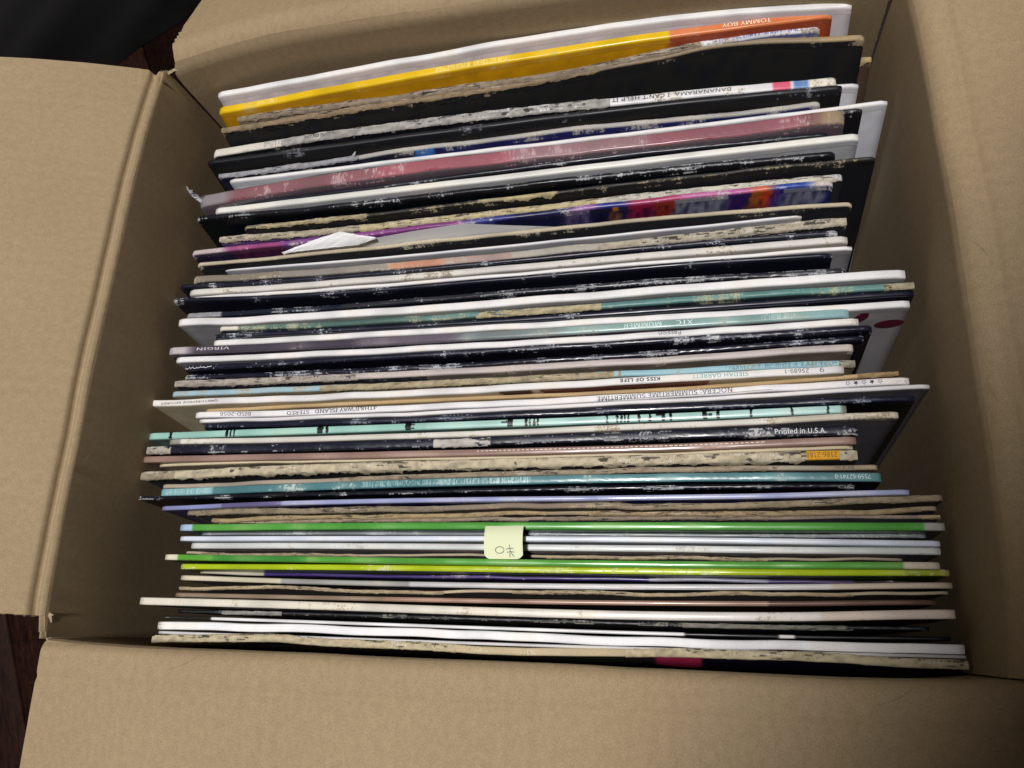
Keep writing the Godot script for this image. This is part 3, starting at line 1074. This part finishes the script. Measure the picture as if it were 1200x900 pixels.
func table() -> Array:
	return [
	{l="plain white sleeve standing at the very back against the rear cardboard wall", y=335, xl=13.6, xr=323.3, t=2.93, z=[-270.7, -273.3, -276.5, -279.1, -280.3, -279.1, -274.5], b="0:e3e3e5", f="0:c9c2c8", wz=0.35, r=0.58},
	{l="yellow sleeve turning orange at its right end, with small white upside-down lettering", y=332, xl=13.8, xr=315.6, t=3.89, z=[-262.9, -266.3, -269.4, -271.8, -273.4, -274, -273.5], b="0:e2ba18 0.7659:d47a48", f="0:b98614 0.7659:96422a", r=0.3, sf=0.1, ew=0.3, specks=[[0.073, 0.1096, "f4ecc8"], [0.391, 0.511, "f6eecc"]], text=[["TOMMY BOY", 0.8798, 21.12, 2.1, "f2ead8", 1, 0]]},
	{l="frayed brown sleeve with blue and white speckled right end, in front of the yellow one", y=327.9, xl=22.5, xr=310.9, t=2.41, z=[-260, -260.7, -261.4, -262.3, -264.5, -269.7, -269.9], b="0:8d7d69 0.8184:d5d6de", f="0:7a6c5c 0.8184:4a4f80", wz=0.43, r=0.8, sf=0.4, sg=0.35, sc="a89a86", torn=[[0, 0.8184, "8f8170", 1.0]], specks=[[0.8383, 0.9862, "3a4490"], [0.8449, 0.9925, "2a347c"]]},
	{l="dark brown sleeve with a frayed tan corner poking out right behind the big black one", y=313.6, xl=20, xr=334.2, t=2.22, z=[-253.5, -255.9, -257.7, -259.7, -263.9, -267.5, -261.8], b="0:5a4a3c 0.9763:a8946c", f="0:4a3528", r=0.8, sg=0.4, sc="b09a72", torn=[[0.9585, 1, "a8946c", 1.5]]},
	{l="large bare black sleeve with a worn brown top edge, fourth from the back", y=327, xl=13.5, xr=328.9, t=2.42, z=[-254.4, -256.8, -258.7, -260.6, -264.6, -268.7, -263], b="0:8c7a62 0.9408:a08a62", f="0:0d0d11", r=0.6, sf=0.35, sg=0.2, sc="a39276", torn=[[0, 0.627, "8f7c63", 0.6]]},
	{l="low white sleeve whose corner shows right of the frayed white lettered one", y=312.6, xl=16, xr=327.8, t=1.75, z=[-249.2, -251.6, -252.8, -252.8, -252.1, -250.8, -249.5], b="0:e3e3e5", f="0:cfd0d8", wz=0.35, r=0.6},
	{l="white spined sleeve torn grey in the middle, with dark upside-down lettering and a pink patch", y=319, xl=4.9, xr=317.1, t=4.06, z=[-246.6, -249.5, -250.9, -251.1, -250.5, -249.3, -247.7], b="0:d6d2c8 0.3829:dfdfe3 0.9128:d8607c 0.9376:e2e2e6 0.9411:6f8fc0 0.9621:ddd9d0", f="0:101116", r=0.45, sf=0.25, ew=0.5, sc="bdb9b0", torn=[[0.1274, 0.6774, "a9a6a3", 0.4]], specks=[[0.0959, 0.1586, "70707a"], [0.9422, 0.9597, "3d66b0"]], text=[["BANANARAMA  I CAN'T HELP IT", 0.7677, 54.76, 1.9, "3a3a42", 1, 0], ["LONDON", 0.1955, 16.27, 1.7, "55555c", 1, 0]]},
	{l="plain black sleeve directly in front of the white lettered torn spine", y=321.4, xl=4, xr=318.7, t=2.3, z=[-239.6, -240.7, -242, -243.1, -243.8, -243.6, -242.4], b="0:15161d", f="0:0e0f14", r=0.5, sb=0.3, ew=0.5, sc="8d8f98"},
	{l="navy sleeve with a grey worn edge and a bright blue patch on its cover", y=315.7, xl=8.1, xr=310.1, t=2.13, z=[-234.5, -235.7, -238.4, -239.2, -239.8, -238.5, -239.1], b="0:a3a19e", f="0:12142a 0.3637:2a6cc4 0.3965:171a58", r=0.6, sf=0.3, sg=0.3, sc="c9c6bf", torn=[[0, 0.2633, "9a9aa2", 0.6]], flick=[[0.251, 8]]},
	{l="white sleeve jutting out furthest right behind the pink shrink-wrapped one", y=317.4, xl=16.4, xr=337.3, t=1.77, z=[-229.2, -230.3, -231.1, -231.8, -232.5, -233.5, -235], b="0:e3e3e5", f="0:c4c6d0", wz=0.35, r=0.6},
	{l="black sleeve with a thin white outline, between the jutting white one and the pink one", y=318.2, xl=12, xr=326.7, t=1.67, z=[-221.5, -225.7, -227.9, -228.9, -229.5, -230.3, -231.9], b="0:1a1b20", f="0:0b0b10", r=0.5, sf=0.35, sb=0.35, sc="d0d0d4"},
	{l="thick pink and dark sleeve wrapped in crinkled clear plastic", y=320.3, xl=3.7, xr=318.2, t=6.24, z=[-216.6, -221.2, -223.7, -224.9, -225.5, -226.2, -228], b="0:8a8288 0.0536:7c424a 0.3067:9c4856 0.5277:8c646a 0.7324:8c4652 0.945:74423e 0.9677:8f7a58", f="0:3a1420", r=0.25, sg=0.25, ew=0.5, sc="c9a6ac", film=1},
	{l="thin dark sleeve with a white chipped right end, hidden under the pink wrapped one", y=317.7, xl=3, xr=311.5, t=2, z=[-214.8, -215.4, -217, -218.9, -220.7, -221.6, -221.3], b="0:191c28", f="0:0e1018", r=0.35, sf=0.25, sb=0.2, ew=0.8, sc="d4d6da"},
	{l="clean white spined sleeve just in front of the pink wrapped one", y=317.4, xl=11, xr=323.9, t=3, z=[-212, -213.2, -214.4, -215.6, -216.8, -217.9, -218.9], b="0:e0e1dc", f="0:a8aab0", r=0.4, ew=0.4, sc="c2bba6"},
	{l="black sleeve with white flecks scraped all along its spine, before the clean white one", y=316.4, xl=-0.2, xr=314, t=2.2, z=[-209.3, -208.8, -209.4, -210.6, -211.8, -212.4, -211.9], b="0:14161e", f="0:0c0d12", r=0.35, sf=0.6, sb=0.5, ew=0.9, sc="dfe2e4", sides=1},
	{l="wide black sleeve with thin tan edge and bare black right corner", y=313.7, xl=26.7, xr=330.7, t=1.53, z=[-202.7, -203.4, -204.8, -206.4, -208, -209.3, -209.9], b="0:6b6456 0.1788:23211f 0.412:8c8268 0.522:23211f", f="0:0a0a0d", r=0.6, sf=0.45, sg=0.2, sc="b9ad8c", torn=[[0.0231, 0.2237, "b3a684", 0.8], [0.4538, 0.5355, "bcae86", 1.4]]},
	{l="torn tan sleeve speckled blue on the right, behind the magenta one", y=309, xl=10.2, xr=317.3, t=2.67, z=[-200, -199.5, -200.3, -201.7, -203.3, -204.4, -204.6], b="0:bdb3a0 0.458:b9ac8e 0.6479:c9c8c8", f="0:5a3a78 0.2555:2a2a70 0.458:15131c", r=0.85, sg=0.3, sc="d8d0bc", torn=[[0, 0.2555, "b5aa96", 0.8], [0.2555, 0.6479, "c4b691", 2.2], [0.6479, 0.9979, "cdc8bb", 0.8]], specks=[[0.6347, 0.9864, "3c4690"], [0.6479, 0.9979, "4a4f88"]]},
	{l="magenta, orange and blue illustrated sleeve with grey shapes on its cover", y=314.7, xl=-0.9, xr=312.1, t=2.32, z=[-190, -191.2, -192.9, -194.9, -196.8, -198.2, -198.8], b="0:b7a9ac 0.0646:94467a 0.1642:6a3a7e 0.2748:804080 0.4707:2a3480 0.5442:1a1c4a 0.6351:9a6aa8 0.6731:2c3486 0.7169:a43a68 0.7962:b05a98 0.8907:d06a4a 0.9195:2c4aa0 0.9705:b9b2a6", f="0:28203a 0.0724:4a1c3e 0.1642:4a2a60 0.2964:6a2a72 0.4707:222a74 0.5177:14163c 0.6223:5a5078 0.6605:16163c 0.6945:c06a2a 0.7032:1e2450 0.7169:8c1640 0.7538:84281e 0.7842:727688 0.858:2e1a58 0.8907:9a5020 0.9057:b03a20 0.9195:4a2478 0.9298:1a2260 0.9343:70748a 0.9907:182058", r=0.4, sf=0.45, sb=0.4, ew=0.8, sc="d6ccd2"},
	{l="black sleeve with a thin cream edge, in front of the crumpled white paper", y=310.8, xl=0.9, xr=319.7, t=1.71, z=[-184.7, -185.6, -187, -188.6, -189.9, -190.5, -190], b="0:b5aa92", f="0:0f1018", r=0.7, sf=0.25, sg=0.2, ew=0.7, sc="d4cab0"},
	{l="thin white paper edge lying between the black cream-edged sleeve and the grey worn one", y=306.1, xl=14.4, xr=299.5, t=1.07, z=[-183.2, -182.9, -183.4, -184.3, -185.6, -186.9, -188.2], b="0:e0e0e6", f="0:9a9aa2", r=0.7},
	{l="grey worn sleeve with a faded orange stretch in its spine", y=314.4, xl=2.8, xr=315.8, t=3.35, z=[-174.2, -173.6, -173.8, -174.8, -176.2, -177.9, -179.6], b="0:7d7468 0.1597:8e8880 0.3395:c08a70 0.4286:a8908a 0.5345:a8a49a 0.8979:b0a896", f="0:11131a", r=0.8, sf=0.4, sb=0.3, sg=0.35, sc="c9c3b6", torn=[[0.6612, 1, "b3aa98", 0.5]]},
	{l="thin black sleeve with chipped white right end, before the grey and orange one", y=316.4, xl=-2.7, xr=311.4, t=1.89, z=[-170, -169.1, -169.5, -170.7, -172.1, -173.2, -173.5], b="0:15172a", f="0:0e1020", r=0.4, sf=0.25, sb=0.35, ew=0.9, sc="d8dade"},
	{l="off-white sleeve with a dusty grey spine, in the rear half of the box", y=315.4, xl=2.9, xr=315.3, t=2.93, z=[-166.6, -166.5, -167, -167.8, -168.8, -169.8, -170.6], b="0:cfccc8", f="0:a5a098", r=0.6, sf=0.25, sb=0.1, ew=0.5, sc="a29a8e"},
	{l="thin white sleeve with grey front, directly behind a bare black cover", y=315.7, xl=4.3, xr=316.5, t=1.53, z=[-162.9, -163, -163.5, -164.2, -165, -165.7, -166], b="0:e3e3e5", f="0:8d8b92", wz=0.35, r=0.5, ew=0.3, sc="cfc8b6"},
	{l="black sleeve with a white chipped left corner, in front of the thin white one", y=317.1, xl=-4.3, xr=308.2, t=1.95, z=[-162.2, -160.6, -160.5, -161.4, -162.4, -163.1, -162.7], b="0:16182a", f="0:11131f", r=0.35, sb=0.35, ew=1.0, sc="d2d6d6"},
	{l="dark sleeve with scratched silver-grey spine, just behind the thick white one", y=314.4, xl=2.5, xr=313.2, t=2.37, z=[-154.3, -153.9, -154.6, -155.6, -156.6, -157, -156.3], b="0:8c8e94 0.0655:1c2030 0.2717:2a2c34", f="0:14161f", r=0.3, sf=0.45, sb=0.55, sg=0.15, ew=1.0, sc="c9ccd2"},
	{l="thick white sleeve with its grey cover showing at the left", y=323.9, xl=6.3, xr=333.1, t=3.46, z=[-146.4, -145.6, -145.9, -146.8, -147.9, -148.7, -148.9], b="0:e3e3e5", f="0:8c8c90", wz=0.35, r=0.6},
	{l="worn teal green sleeve with a cream left end and a torn middle", y=321.2, xl=27.5, xr=336.4, t=2.56, z=[-143.4, -142.5, -142.5, -143.2, -144.1, -144.8, -144.9], b="0:d9d4c6 0.0349:46645f 0.3417:527674 0.5925:4e7c7a 0.9268:5c8884", f="0:1d2a30", r=0.5, sf=0.35, sb=0.2, sg=0.22, sc="b9bd9e", torn=[[0.417, 0.5985, "b5aa88", 0.6], [0.9732, 1, "a39a80", 0.8]]},
	{l="black sleeve with a chipped white right corner, in front of the teal green one", y=319, xl=24, xr=336.7, t=2.19, z=[-140.3, -140.1, -140.2, -140.5, -141.1, -141.8, -142.6], b="0:15172a", f="0:0f1120", r=0.35, sb=0.4, ew=0.8, sc="ced4d8"},
	{l="white sleeve with a dark red leaf shape printed on its exposed grey cover", y=317.4, xl=23, xr=335.1, t=2.79, z=[-137.3, -137.6, -137.7, -137.8, -138, -138.3, -138.8], b="0:e3e3e5", f="0:98969c", wz=0.35, r=0.6, ew=0.25, sc="cfc6b4"},
	{l="thick mauve sleeve turning teal at the right, with faint white upside-down lettering", y=318.1, xl=-0.5, xr=311.9, t=3.55, z=[-134.1, -133.7, -133.6, -133.8, -134.3, -135, -135.7], b="0:b8adb4 0.0379:4a4452 0.3201:6a6270 0.4779:7a8688 0.6267:88a6a4 0.9532:8fb4b8 0.9897:9fc0cc", f="0:342f3c", r=0.25, sf=0.15, sc="b9b8bc", specks=[[0.8902, 0.9342, "c4dade"]], text=[["XTC", 0.792, 7.04, 2.1, "d9ecec", 1, 0], ["MUMMER", 0.7361, 15.84, 2.1, "cfe4e4", 1, 0], ["VIRGIN", 0.0782, 17.65, 1.3, "d8d0d4", 1, 0]]},
	{l="white sleeve with one tiny dark script word, in front of the mauve and teal one", y=316.4, xl=2.9, xr=315.5, t=2.75, z=[-129.7, -129.5, -129.6, -130, -130.6, -131.4, -132.4], b="0:e3e3e5", f="0:77777e", wz=0.35, r=0.6, text=[["Passion", 0.7609, 9.23, 1.7, "4a4a50", 1, 0]]},
	{l="black sleeve with white scribbled scratches at its left and chipped right end", y=315.7, xl=8.1, xr=320.5, t=2.35, z=[-125.7, -126.2, -126.9, -127.6, -128.3, -129, -129.6], b="0:14162a", f="0:0e0f1c", r=0.35, sf=0.35, sg=0.12, ew=0.9, sc="d6dade", script=1},
	{l="black sleeve with silvery scraped streaks, just in front of the scribble-scratched black one", y=313.4, xl=6.5, xr=317.7, t=2.15, z=[-122, -121.5, -121.5, -122.1, -123.2, -124.6, -126.5], b="0:181a2a", f="0:10111c", r=0.3, sf=0.5, sb=0.5, sg=0.2, ew=1.0, sc="c6ccd4"},
	{l="pinkish grey sleeve with smooth rounded spine, in the middle of the stack", y=313, xl=2.1, xr=313.2, t=2.91, z=[-118.9, -118.7, -118.9, -119.3, -120.2, -121.3, -122.8], b="0:b7adab", f="0:2a2c38 0.4177:7a6f66", wz=0.22, r=0.5, sb=0.2, sg=0.15, ew=0.5, sc="cfc8c2", torn=[[0.0001, 0.3108, "a89f96", 1.0]]},
	{l="pale blue sleeve torn tan in the middle, behind the long white lettered one", y=313.4, xl=1.8, xr=313.1, t=2.63, z=[-113.2, -113.4, -113.7, -114.2, -114.7, -115.3, -115.9], b="0:8fb0c0 0.3137:a89c84 0.6676:8fbac8 0.9825:9aa8a8", f="0:8a7f68", wz=0.29, r=0.6, sf=0.25, sb=0.35, sc="b9b09c", torn=[[0.2534, 0.6911, "ada084", 0.5], [0.9825, 1, "a59c8a", 0.5]], specks=[[0.8385, 0.9825, "4a6068"]]},
	{l="white sleeve with black and teal upside-down lettering, sticking out furthest left of the middle ones", y=317.1, xl=-7.5, xr=308, t=3.02, z=[-107.7, -107.7, -108.1, -108.8, -109.8, -111, -112.2], b="0:e0dfe0", f="0:b5a890 0.5517:b5a890 0.553:4a2e26 0.5986:b9b0a8 0.6104:5a3026 0.8016:6a3a30 0.8342:b0a284", wz=0.35, r=0.6, text=[["KISS OF LIFE", 0.7461, 16.6, 1.6, "26262c", 1, 1], ["SIEDAH GARRETT", 0.849, 22.34, 1.6, "3f9c98", 1, 0], ["25689-1", 0.9439, 9.1, 1.7, "3a3a44", 1, 0], ["9", 0.9736, 1.6, 1.7, "3a3a44", 1, 0], ["QWEST/REPRISE RECORDS", 0.0713, 30.42, 1.3, "5a5a64", 1, 0]]},
	{l="tan paper sleeve edge between the two white lettered sleeves", y=313.4, xl=21.7, xr=328.6, t=1.66, z=[-104.2, -105.1, -105.7, -106.2, -107, -108.5, -110.8], b="0:b59a70", f="0:9a835e", r=0.85, sf=0.2, sg=0.25, sc="c9b48c", torn=[[0.9509, 1, "a88c64", 0.6]]},
	{l="white sleeve with bold black upside-down lettering and a row of five stars", y=316.4, xl=18.9, xr=331.4, t=2.86, z=[-101.1, -101, -101.6, -102.5, -103.8, -105.2, -106.5], b="0:e4e3e8", f="0:b8b6bc", wz=0.35, r=0.58, text=[["NOCERA: SUMMERTIME SUMMERTIME", 0.6993, 54.88, 2.0, "22222a", 1, 0], ["4TH&B'WAY ISLAND   STEREO", 0.224, 44.08, 1.8, "3a3a42", 1, 0], ["BISD-2056", 0.0684, 16.04, 1.7, "6a6a74", 1, 0]], stars=1, line=[0.6115, 0.8369]},
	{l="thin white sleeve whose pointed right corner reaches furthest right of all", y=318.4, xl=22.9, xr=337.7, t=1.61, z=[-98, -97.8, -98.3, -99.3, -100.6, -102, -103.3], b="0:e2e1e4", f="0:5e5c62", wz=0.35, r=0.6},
	{l="black sleeve with a faint silver sheen, just behind the mint green one", y=316.4, xl=24, xr=332.6, t=2.33, z=[-95.9, -95.9, -96.4, -97.2, -98.1, -98.9, -99.4], b="0:171a2c", f="0:0d0e16", r=0.3, sf=0.35, sb=0.15, ew=0.8, sc="a9b2c4", edgestrip=1},
	{l="mint green sleeve with black hand-drawn marks along its spine", y=316, xl=-4.5, xr=307.6, t=3.2, z=[-91.5, -92.1, -92.7, -93.3, -93.9, -94.8, -95.9], b="0:9acabf 0.4467:a8d0ca 0.8846:b0d6d4 0.9928:8a8c84", f="0:5f7f78", r=0.35, marks=[[0.0362, 0.0406, 0.3, 0.7], [0.1318, 0.1361, 0.3, 0.7], [0.1389, 0.1418, 0.3, 0.7], [0.1446, 0.1474, 0.3, 0.7], [0.2799, 0.2893, 0.3, 0.7], [0.2933, 0.2973, 0.3, 0.7], [0.415, 0.4239, 0.3, 0.7], [0.4175, 0.429, 0.55, 0.62], [0.4175, 0.429, 0.4, 0.46], [0.5625, 0.5709, 0.3, 0.7], [0.5553, 0.5625, 0.5, 0.58], [0.5877, 0.5913, 0.3, 0.7], [0.5936, 0.596, 0.3, 0.7], [0.5996, 0.6019, 0.3, 0.7], [0.6043, 0.6067, 0.3, 0.7], [0.6984, 0.7007, 0.3, 0.7], [0.712, 0.7143, 0.3, 0.7], [0.7177, 0.72, 0.3, 0.7], [0.7222, 0.7245, 0.3, 0.7], [0.7267, 0.729, 0.3, 0.7], [0.7402, 0.7435, 0.3, 0.7], [0.7547, 0.758, 0.3, 0.7], [0.7636, 0.7724, 0.58, 0.66], [0.7713, 0.7757, 0.3, 0.7], [0.7813, 0.7846, 0.3, 0.7], [0.8238, 0.8292, 0.3, 0.7], [0.8303, 0.8357, 0.45, 0.55], [0.841, 0.8453, 0.3, 0.7], [0.8825, 0.8857, 0.3, 0.7], [0.9326, 0.9357, 0.3, 0.7], [0.9756, 0.9786, 0.3, 0.7]]},
	{l="off-white sleeve with a greyish left end, in front of the mint green one", y=320.4, xl=10.2, xr=325, t=2.44, z=[-87.5, -87.3, -87.6, -88.3, -89.3, -90.5, -92], b="0:8a8884 0.0207:cfccc4 0.8491:c8c0b0", f="0:5c5a62", r=0.6, sf=0.15, sb=0.2, sg=0.1, ew=0.4, sc="b3a68e"},
	{l="thick black sleeve with white country-of-origin lettering and a torn grey patch", y=318.1, xl=-2.8, xr=310.5, t=3.49, z=[-84.3, -84, -84.4, -85.1, -85.9, -86.5, -86.7], b="0:15182a", f="0:10121e", r=0.35, sf=0.5, sb=0.25, ew=1.0, sc="d6d6d4", torn=[[0.0008, 0.0418, "a9a498", 0.5], [0.4536, 0.5313, "bcb8b2", 0.8]], text=[["Printed in U.S.A.", 0.9327, 18.91, 2.1, "e4e6ea", 0, 0]]},
	{l="pinkish brown sleeve with a dotted glint, in front of the thick black lettered one", y=316.9, xl=-5.7, xr=309.8, t=2.96, z=[-79.9, -80.1, -80.3, -80.6, -81, -81.8, -83.1], b="0:93786e", f="0:6a544a", r=0.3, sg=0.1, ew=0.5, sc="b7a296", dots=[0.5223, 0.8968]},
	{l="thin cream sleeve edge squeezed between the pinkish brown and the badly torn sleeve", y=314.9, xl=2.9, xr=308.8, t=1.25, z=[-77.6, -78.3, -78.5, -78.7, -78.9, -79.5, -80.6], b="0:c4b698", f="0:8a7c62", wz=0.29, r=0.85, sg=0.3, sc="d9ceb4"},
	{l="badly torn cream sleeve with a black cover and a small yellow label", y=317.4, xl=-3.7, xr=309.4, t=3.63, z=[-72.1, -73.8, -75, -75.7, -76.3, -76.7, -77.3], b="0:b8ae98 0.9393:d89c1c 0.9798:c9bea6", f="0:0c0c0e", r=0.9, sf=0.2, sg=0.2, sc="ddd3bc", torn=[[0, 0.0573, "9a8f7a", 1.0], [0.0573, 0.9393, "c4b89e", 3.2], [0.8652, 0.9313, "cfc6b2", 2.2], [0.9798, 1, "c9bea6", 0.8]], text=[["2186-2188", 0.9591, 11.14, 2.0, "4a3410", 1, 0]]},
	{l="brown-grey sleeve with dull edge directly behind the teal lettered one", y=313.7, xl=5.7, xr=317, t=1.91, z=[-67.5, -69, -70.6, -71.9, -72.9, -73.4, -73.1], b="0:9a8f82 0.9322:a08e74", f="0:5a4e46", wz=0.29, r=0.8, sb=0.25, sg=0.25, sc="b5aa98", torn=[[0.29, 0.8712, "9a8c78", 0.7]], specks=[[0.9472, 0.9719, "4a4a4a"]]},
	{l="thick teal sleeve with white upside-down lettering across its centre", y=314.1, xl=5.6, xr=317.8, t=3.44, z=[-64.7, -66.3, -67.7, -68.8, -69.5, -69.7, -69.1], b="0:7fb0b8 0.0888:4c7a82 0.4181:5a8890 0.9485:628e94", f="0:10202a", r=0.3, sf=0.3, ew=0.6, sc="cfe0e0", specks=[[0.0107, 0.0846, "c0d8dc"], [0.3222, 0.4242, "bcd6da"], [0.4279, 0.5645, "e4f0f0"]], text=[["7559-62741-0", 0.967, 12.79, 1.6, "cfe2e4", 1, 0]]},
	{l="black sleeve with white chip at its far left corner, before the teal one", y=315.4, xl=-5.6, xr=307.7, t=1.78, z=[-61.8, -62.6, -63.5, -64.4, -65.1, -65.5, -65.6], b="0:10121c", f="0:0b0c14", r=0.3, sf=0.5, ew=1.2, sc="dfe2e4"},
	{l="lavender blue glossy sleeve in front of the black one with chipped left corner", y=317.5, xl=10.5, xr=326, t=2, z=[-56.8, -58.8, -59.9, -60.5, -60.9, -61.5, -62.7], b="0:8a90c0 0.0975:6a6490 0.1905:98a0cc 0.6326:a6aed4", f="0:20285c", r=0.2, sb=0.1, sc="d0d4ec"},
	{l="wavy brown card sleeve, the upper of the three worn brown ones", y=314.2, xl=21.1, xr=338.3, t=2.18, z=[-55.3, -56.3, -57.3, -58.3, -58.2, -58.9, -61.4], b="0:857769", f="0:3f372f", wz=0.58, r=0.85, sf=0.55, sg=0.2, sc="b8a888", torn=[[0.0167, 0.3891, "8f826e", 0.9], [0.5945, 0.9945, "94866f", 0.8]]},
	{l="wavy tan card sleeve, the middle of the three worn brown ones", y=307.9, xl=29.8, xr=337.5, t=1.7, z=[-53, -55.1, -54.9, -56.4, -56.3, -56.2, -58.1], b="0:a08c70", f="0:3c3840", wz=0.65, r=0.85, sf=0.3, sg=0.3, sc="b8a888", torn=[[0.0056, 0.5126, "a8946f", 1.1], [0.5709, 0.9819, "a08c6c", 0.9]]},
	{l="pinkish tan sleeve with dark scribbles, lowest of the three worn brown ones", y=306.4, xl=32.7, xr=338.5, t=1.36, z=[-52, -53, -53.7, -54.2, -54.5, -54.8, -55.3], b="0:8f7f74", f="0:5c5c68", wz=0.43, r=0.8, sg=0.25, sc="b8a48e", torn=[[0.065, 0.4816, "9a8a78", 1.0], [0.5055, 0.7966, "8c7c6e", 0.9], [0.9788, 1, "b5a080", 0.8]], specks=[[0.7892, 0.8134, "1a1a1a"], [0.828, 0.9396, "5c5048"]]},
	{l="green glossy sleeve with a pale blue left end, just above the yellow note", y=315.1, xl=19.8, xr=337.1, t=2.96, z=[-48.4, -49.1, -49.6, -49.9, -50.1, -50.2, -50.3], b="0:a9c2e4 0.0213:4f9a40 0.9768:a9a9a4", f="0:6a7c98 0.0213:2f6a30 0.9768:3c4448", r=0.25},
	{l="thin grey sleeve with a dotted silver edge behind the bluish white one", y=307.7, xl=26.2, xr=332.4, t=1.3, z=[-46.5, -47.1, -47.3, -47.4, -47.5, -47.5, -47.8], b="0:7d8288", f="0:5c6066", r=0.35, sf=0.3, sb=0.5, sc="cfd2d6"},
	{l="bluish white sleeve passing under the upper half of the yellow note", y=314.7, xl=20.5, xr=334.9, t=2.17, z=[-43.5, -44, -44.4, -44.7, -44.8, -44.6, -44.2], b="0:d8e0f0", f="0:8c949c", r=0.3},
	{l="greyish white sleeve passing under the lower half of the yellow note", y=311, xl=24, xr=335.9, t=2.62, z=[-40.8, -41.3, -41.5, -41.6, -41.7, -41.7, -41.9], b="0:ccd0d0", f="0:7f7a80", r=0.4, sg=0.1, sc="a8a8a4"},
	{l="low wavy tan sleeve half hidden behind the second green one", y=304, xl=16.9, xr=324.2, t=1, z=[-38.1, -38.2, -38.4, -38.7, -38.8, -39.2, -39.6], b="0:a39680", f="0:5c5258", wz=0.58, r=0.85, sg=0.3, sc="c4b698", torn=[[0.0191, 0.2811, "a59678", 0.8], [0.5542, 0.8414, "b0a080", 0.9]]},
	{l="green glossy sleeve with cream ends, just below the yellow note", y=317.8, xl=16.7, xr=332.9, t=2.53, z=[-34.9, -34.9, -34.9, -34.9, -35, -35.4, -36], b="0:dcd8c0 0.0221:58a03c 0.0774:3f8a3c 0.2197:559c40 0.9609:cfc4b4", f="0:3a5c30 0.0221:1c5418", r=0.22},
	{l="lime green glossy sleeve in front of the second green one", y=314.4, xl=22.7, xr=336.8, t=2.38, z=[-31.2, -31.8, -32.2, -32.4, -32.6, -33.1, -33.9], b="0:a9c020 0.9519:90a420 0.988:b0b060", f="0:5c7a10", r=0.22, sf=0.25, ew=0.3, sc="e4ecc0"},
	{l="dark purple sleeve with pale left end, in front of the lime green one", y=304, xl=25.9, xr=331.1, t=1.47, z=[-29.6, -29.4, -29.5, -29.8, -30.2, -30.6, -30.9], b="0:b0ab98 0.1083:3a2a66 0.6658:7c7c90 0.8158:4a3c6a 0.9173:1a1824", f="0:2a2440", wz=0.32, r=0.35, sf=0.15, sb=0.2, sc="bdb8c8"},
	{l="cream sleeve fading to silver grey, in front of the purple one", y=314.7, xl=24, xr=337.1, t=2.15, z=[-26.3, -25.8, -25.7, -26, -26.7, -27.8, -29.4], b="0:cfc6b0 0.1585:9a9a98 0.3449:c9c8cc 0.8698:c6b8a4", f="0:6a6058 0.1194:22222a 0.2845:50505c", r=0.4, sg=0.08, ew=0.5, sc="dcd8cc"},
	{l="wavy tan sleeve with a curled thin edge, in front of the cream and grey one", y=314.4, xl=23.4, xr=335.5, t=1.11, z=[-21.8, -23.4, -22.6, -23.7, -24.2, -25.3, -27], b="0:b8a88e", f="0:4c4440", wz=0.5, r=0.85, sf=0.2, sg=0.25, sc="d0c2a4", torn=[[0.0027, 0.3956, "b5a384", 0.8], [0.4873, 0.8976, "b09e80", 0.7]]},
	{l="copper brown glossy sleeve just behind the thick off-white one near the front", y=312.3, xl=21.1, xr=331.7, t=1.9, z=[-19, -19.3, -19.6, -20, -20.7, -21.8, -23.5], b="0:8a7866 0.3193:a08070 0.8129:6a5044", f="0:3a2c26", r=0.28},
	{l="thick off-white sleeve sticking out furthest left near the front", y=326.7, xl=14.6, xr=333.1, t=3.1, z=[-15.5, -15.7, -15.6, -15.4, -15.6, -16.7, -19], b="0:d8d4c8 0.6171:dcd8d4 0.8623:d8cabc", f="0:3c3a38", r=0.4, sf=0.1, sg=0.05, sc="b9aa98"},
	{l="black sleeve with grey torn flakes, in front of the thick off-white one", y=309.7, xl=21.5, xr=329, t=1.49, z=[-12.1, -12.6, -12.8, -12.9, -13, -13.5, -14.4], b="0:15161a", f="0:0c0d10", r=0.5, sf=0.55, sb=0.3, sg=0.25, sc="a9a698", torn=[[0.0733, 0.167, "8f8f8a", 0.6], [0.7169, 0.916, "8a867a", 0.8]]},
	{l="thin sleeve white in the middle and black at both ends, third from the front", y=317.7, xl=20.9, xr=333.3, t=1.26, z=[-9.3, -9.4, -9.4, -9.4, -9.5, -10, -11], b="0:22231f 0.0761:e4e4e6 0.7095:14151a 0.8162:e0dcd8 0.8341:14151a", f="0:4a4640 0.0761:5a5850 0.7095:0c0d10", r=0.4, ew=0.6, sc="dedad0"},
	{l="thick bright white sleeve nearest the front of the box", y=321.7, xl=21.6, xr=336, t=3.25, z=[-5.9, -6.5, -6.6, -6.5, -6.5, -6.9, -8], b="0:eceef2", f="0:9a9a9c", wz=0.35, r=0.58},
	{l="thin greyish white sleeve tucked between the thick bright white and the torn front one", y=321.7, xl=22.6, xr=336.2, t=1.12, z=[-3, -3.2, -3.4, -3.6, -4, -4.6, -5.3], b="0:c9c9cc", f="0:8a8a88", r=0.5},
	{l="torn tan sleeve with a stepped edge, pressed against the front cardboard wall", y=322.3, xl=20.7, xr=336.2, t=2.9, z=[-0.5, -2.4, -1.8, -1.1, -2.8, -3.6, -2.9], b="0:b9a98a", f="0:101014 0.6697:6e1a34 0.7219:0c0c10", wz=0.47, r=0.85, sf=0.2, sg=0.3, sc="d4c6a4", torn=[[0, 0.4276, "c2b596", 1.2], [0.6351, 1, "c2b596", 1.4]], lip=1},
	]
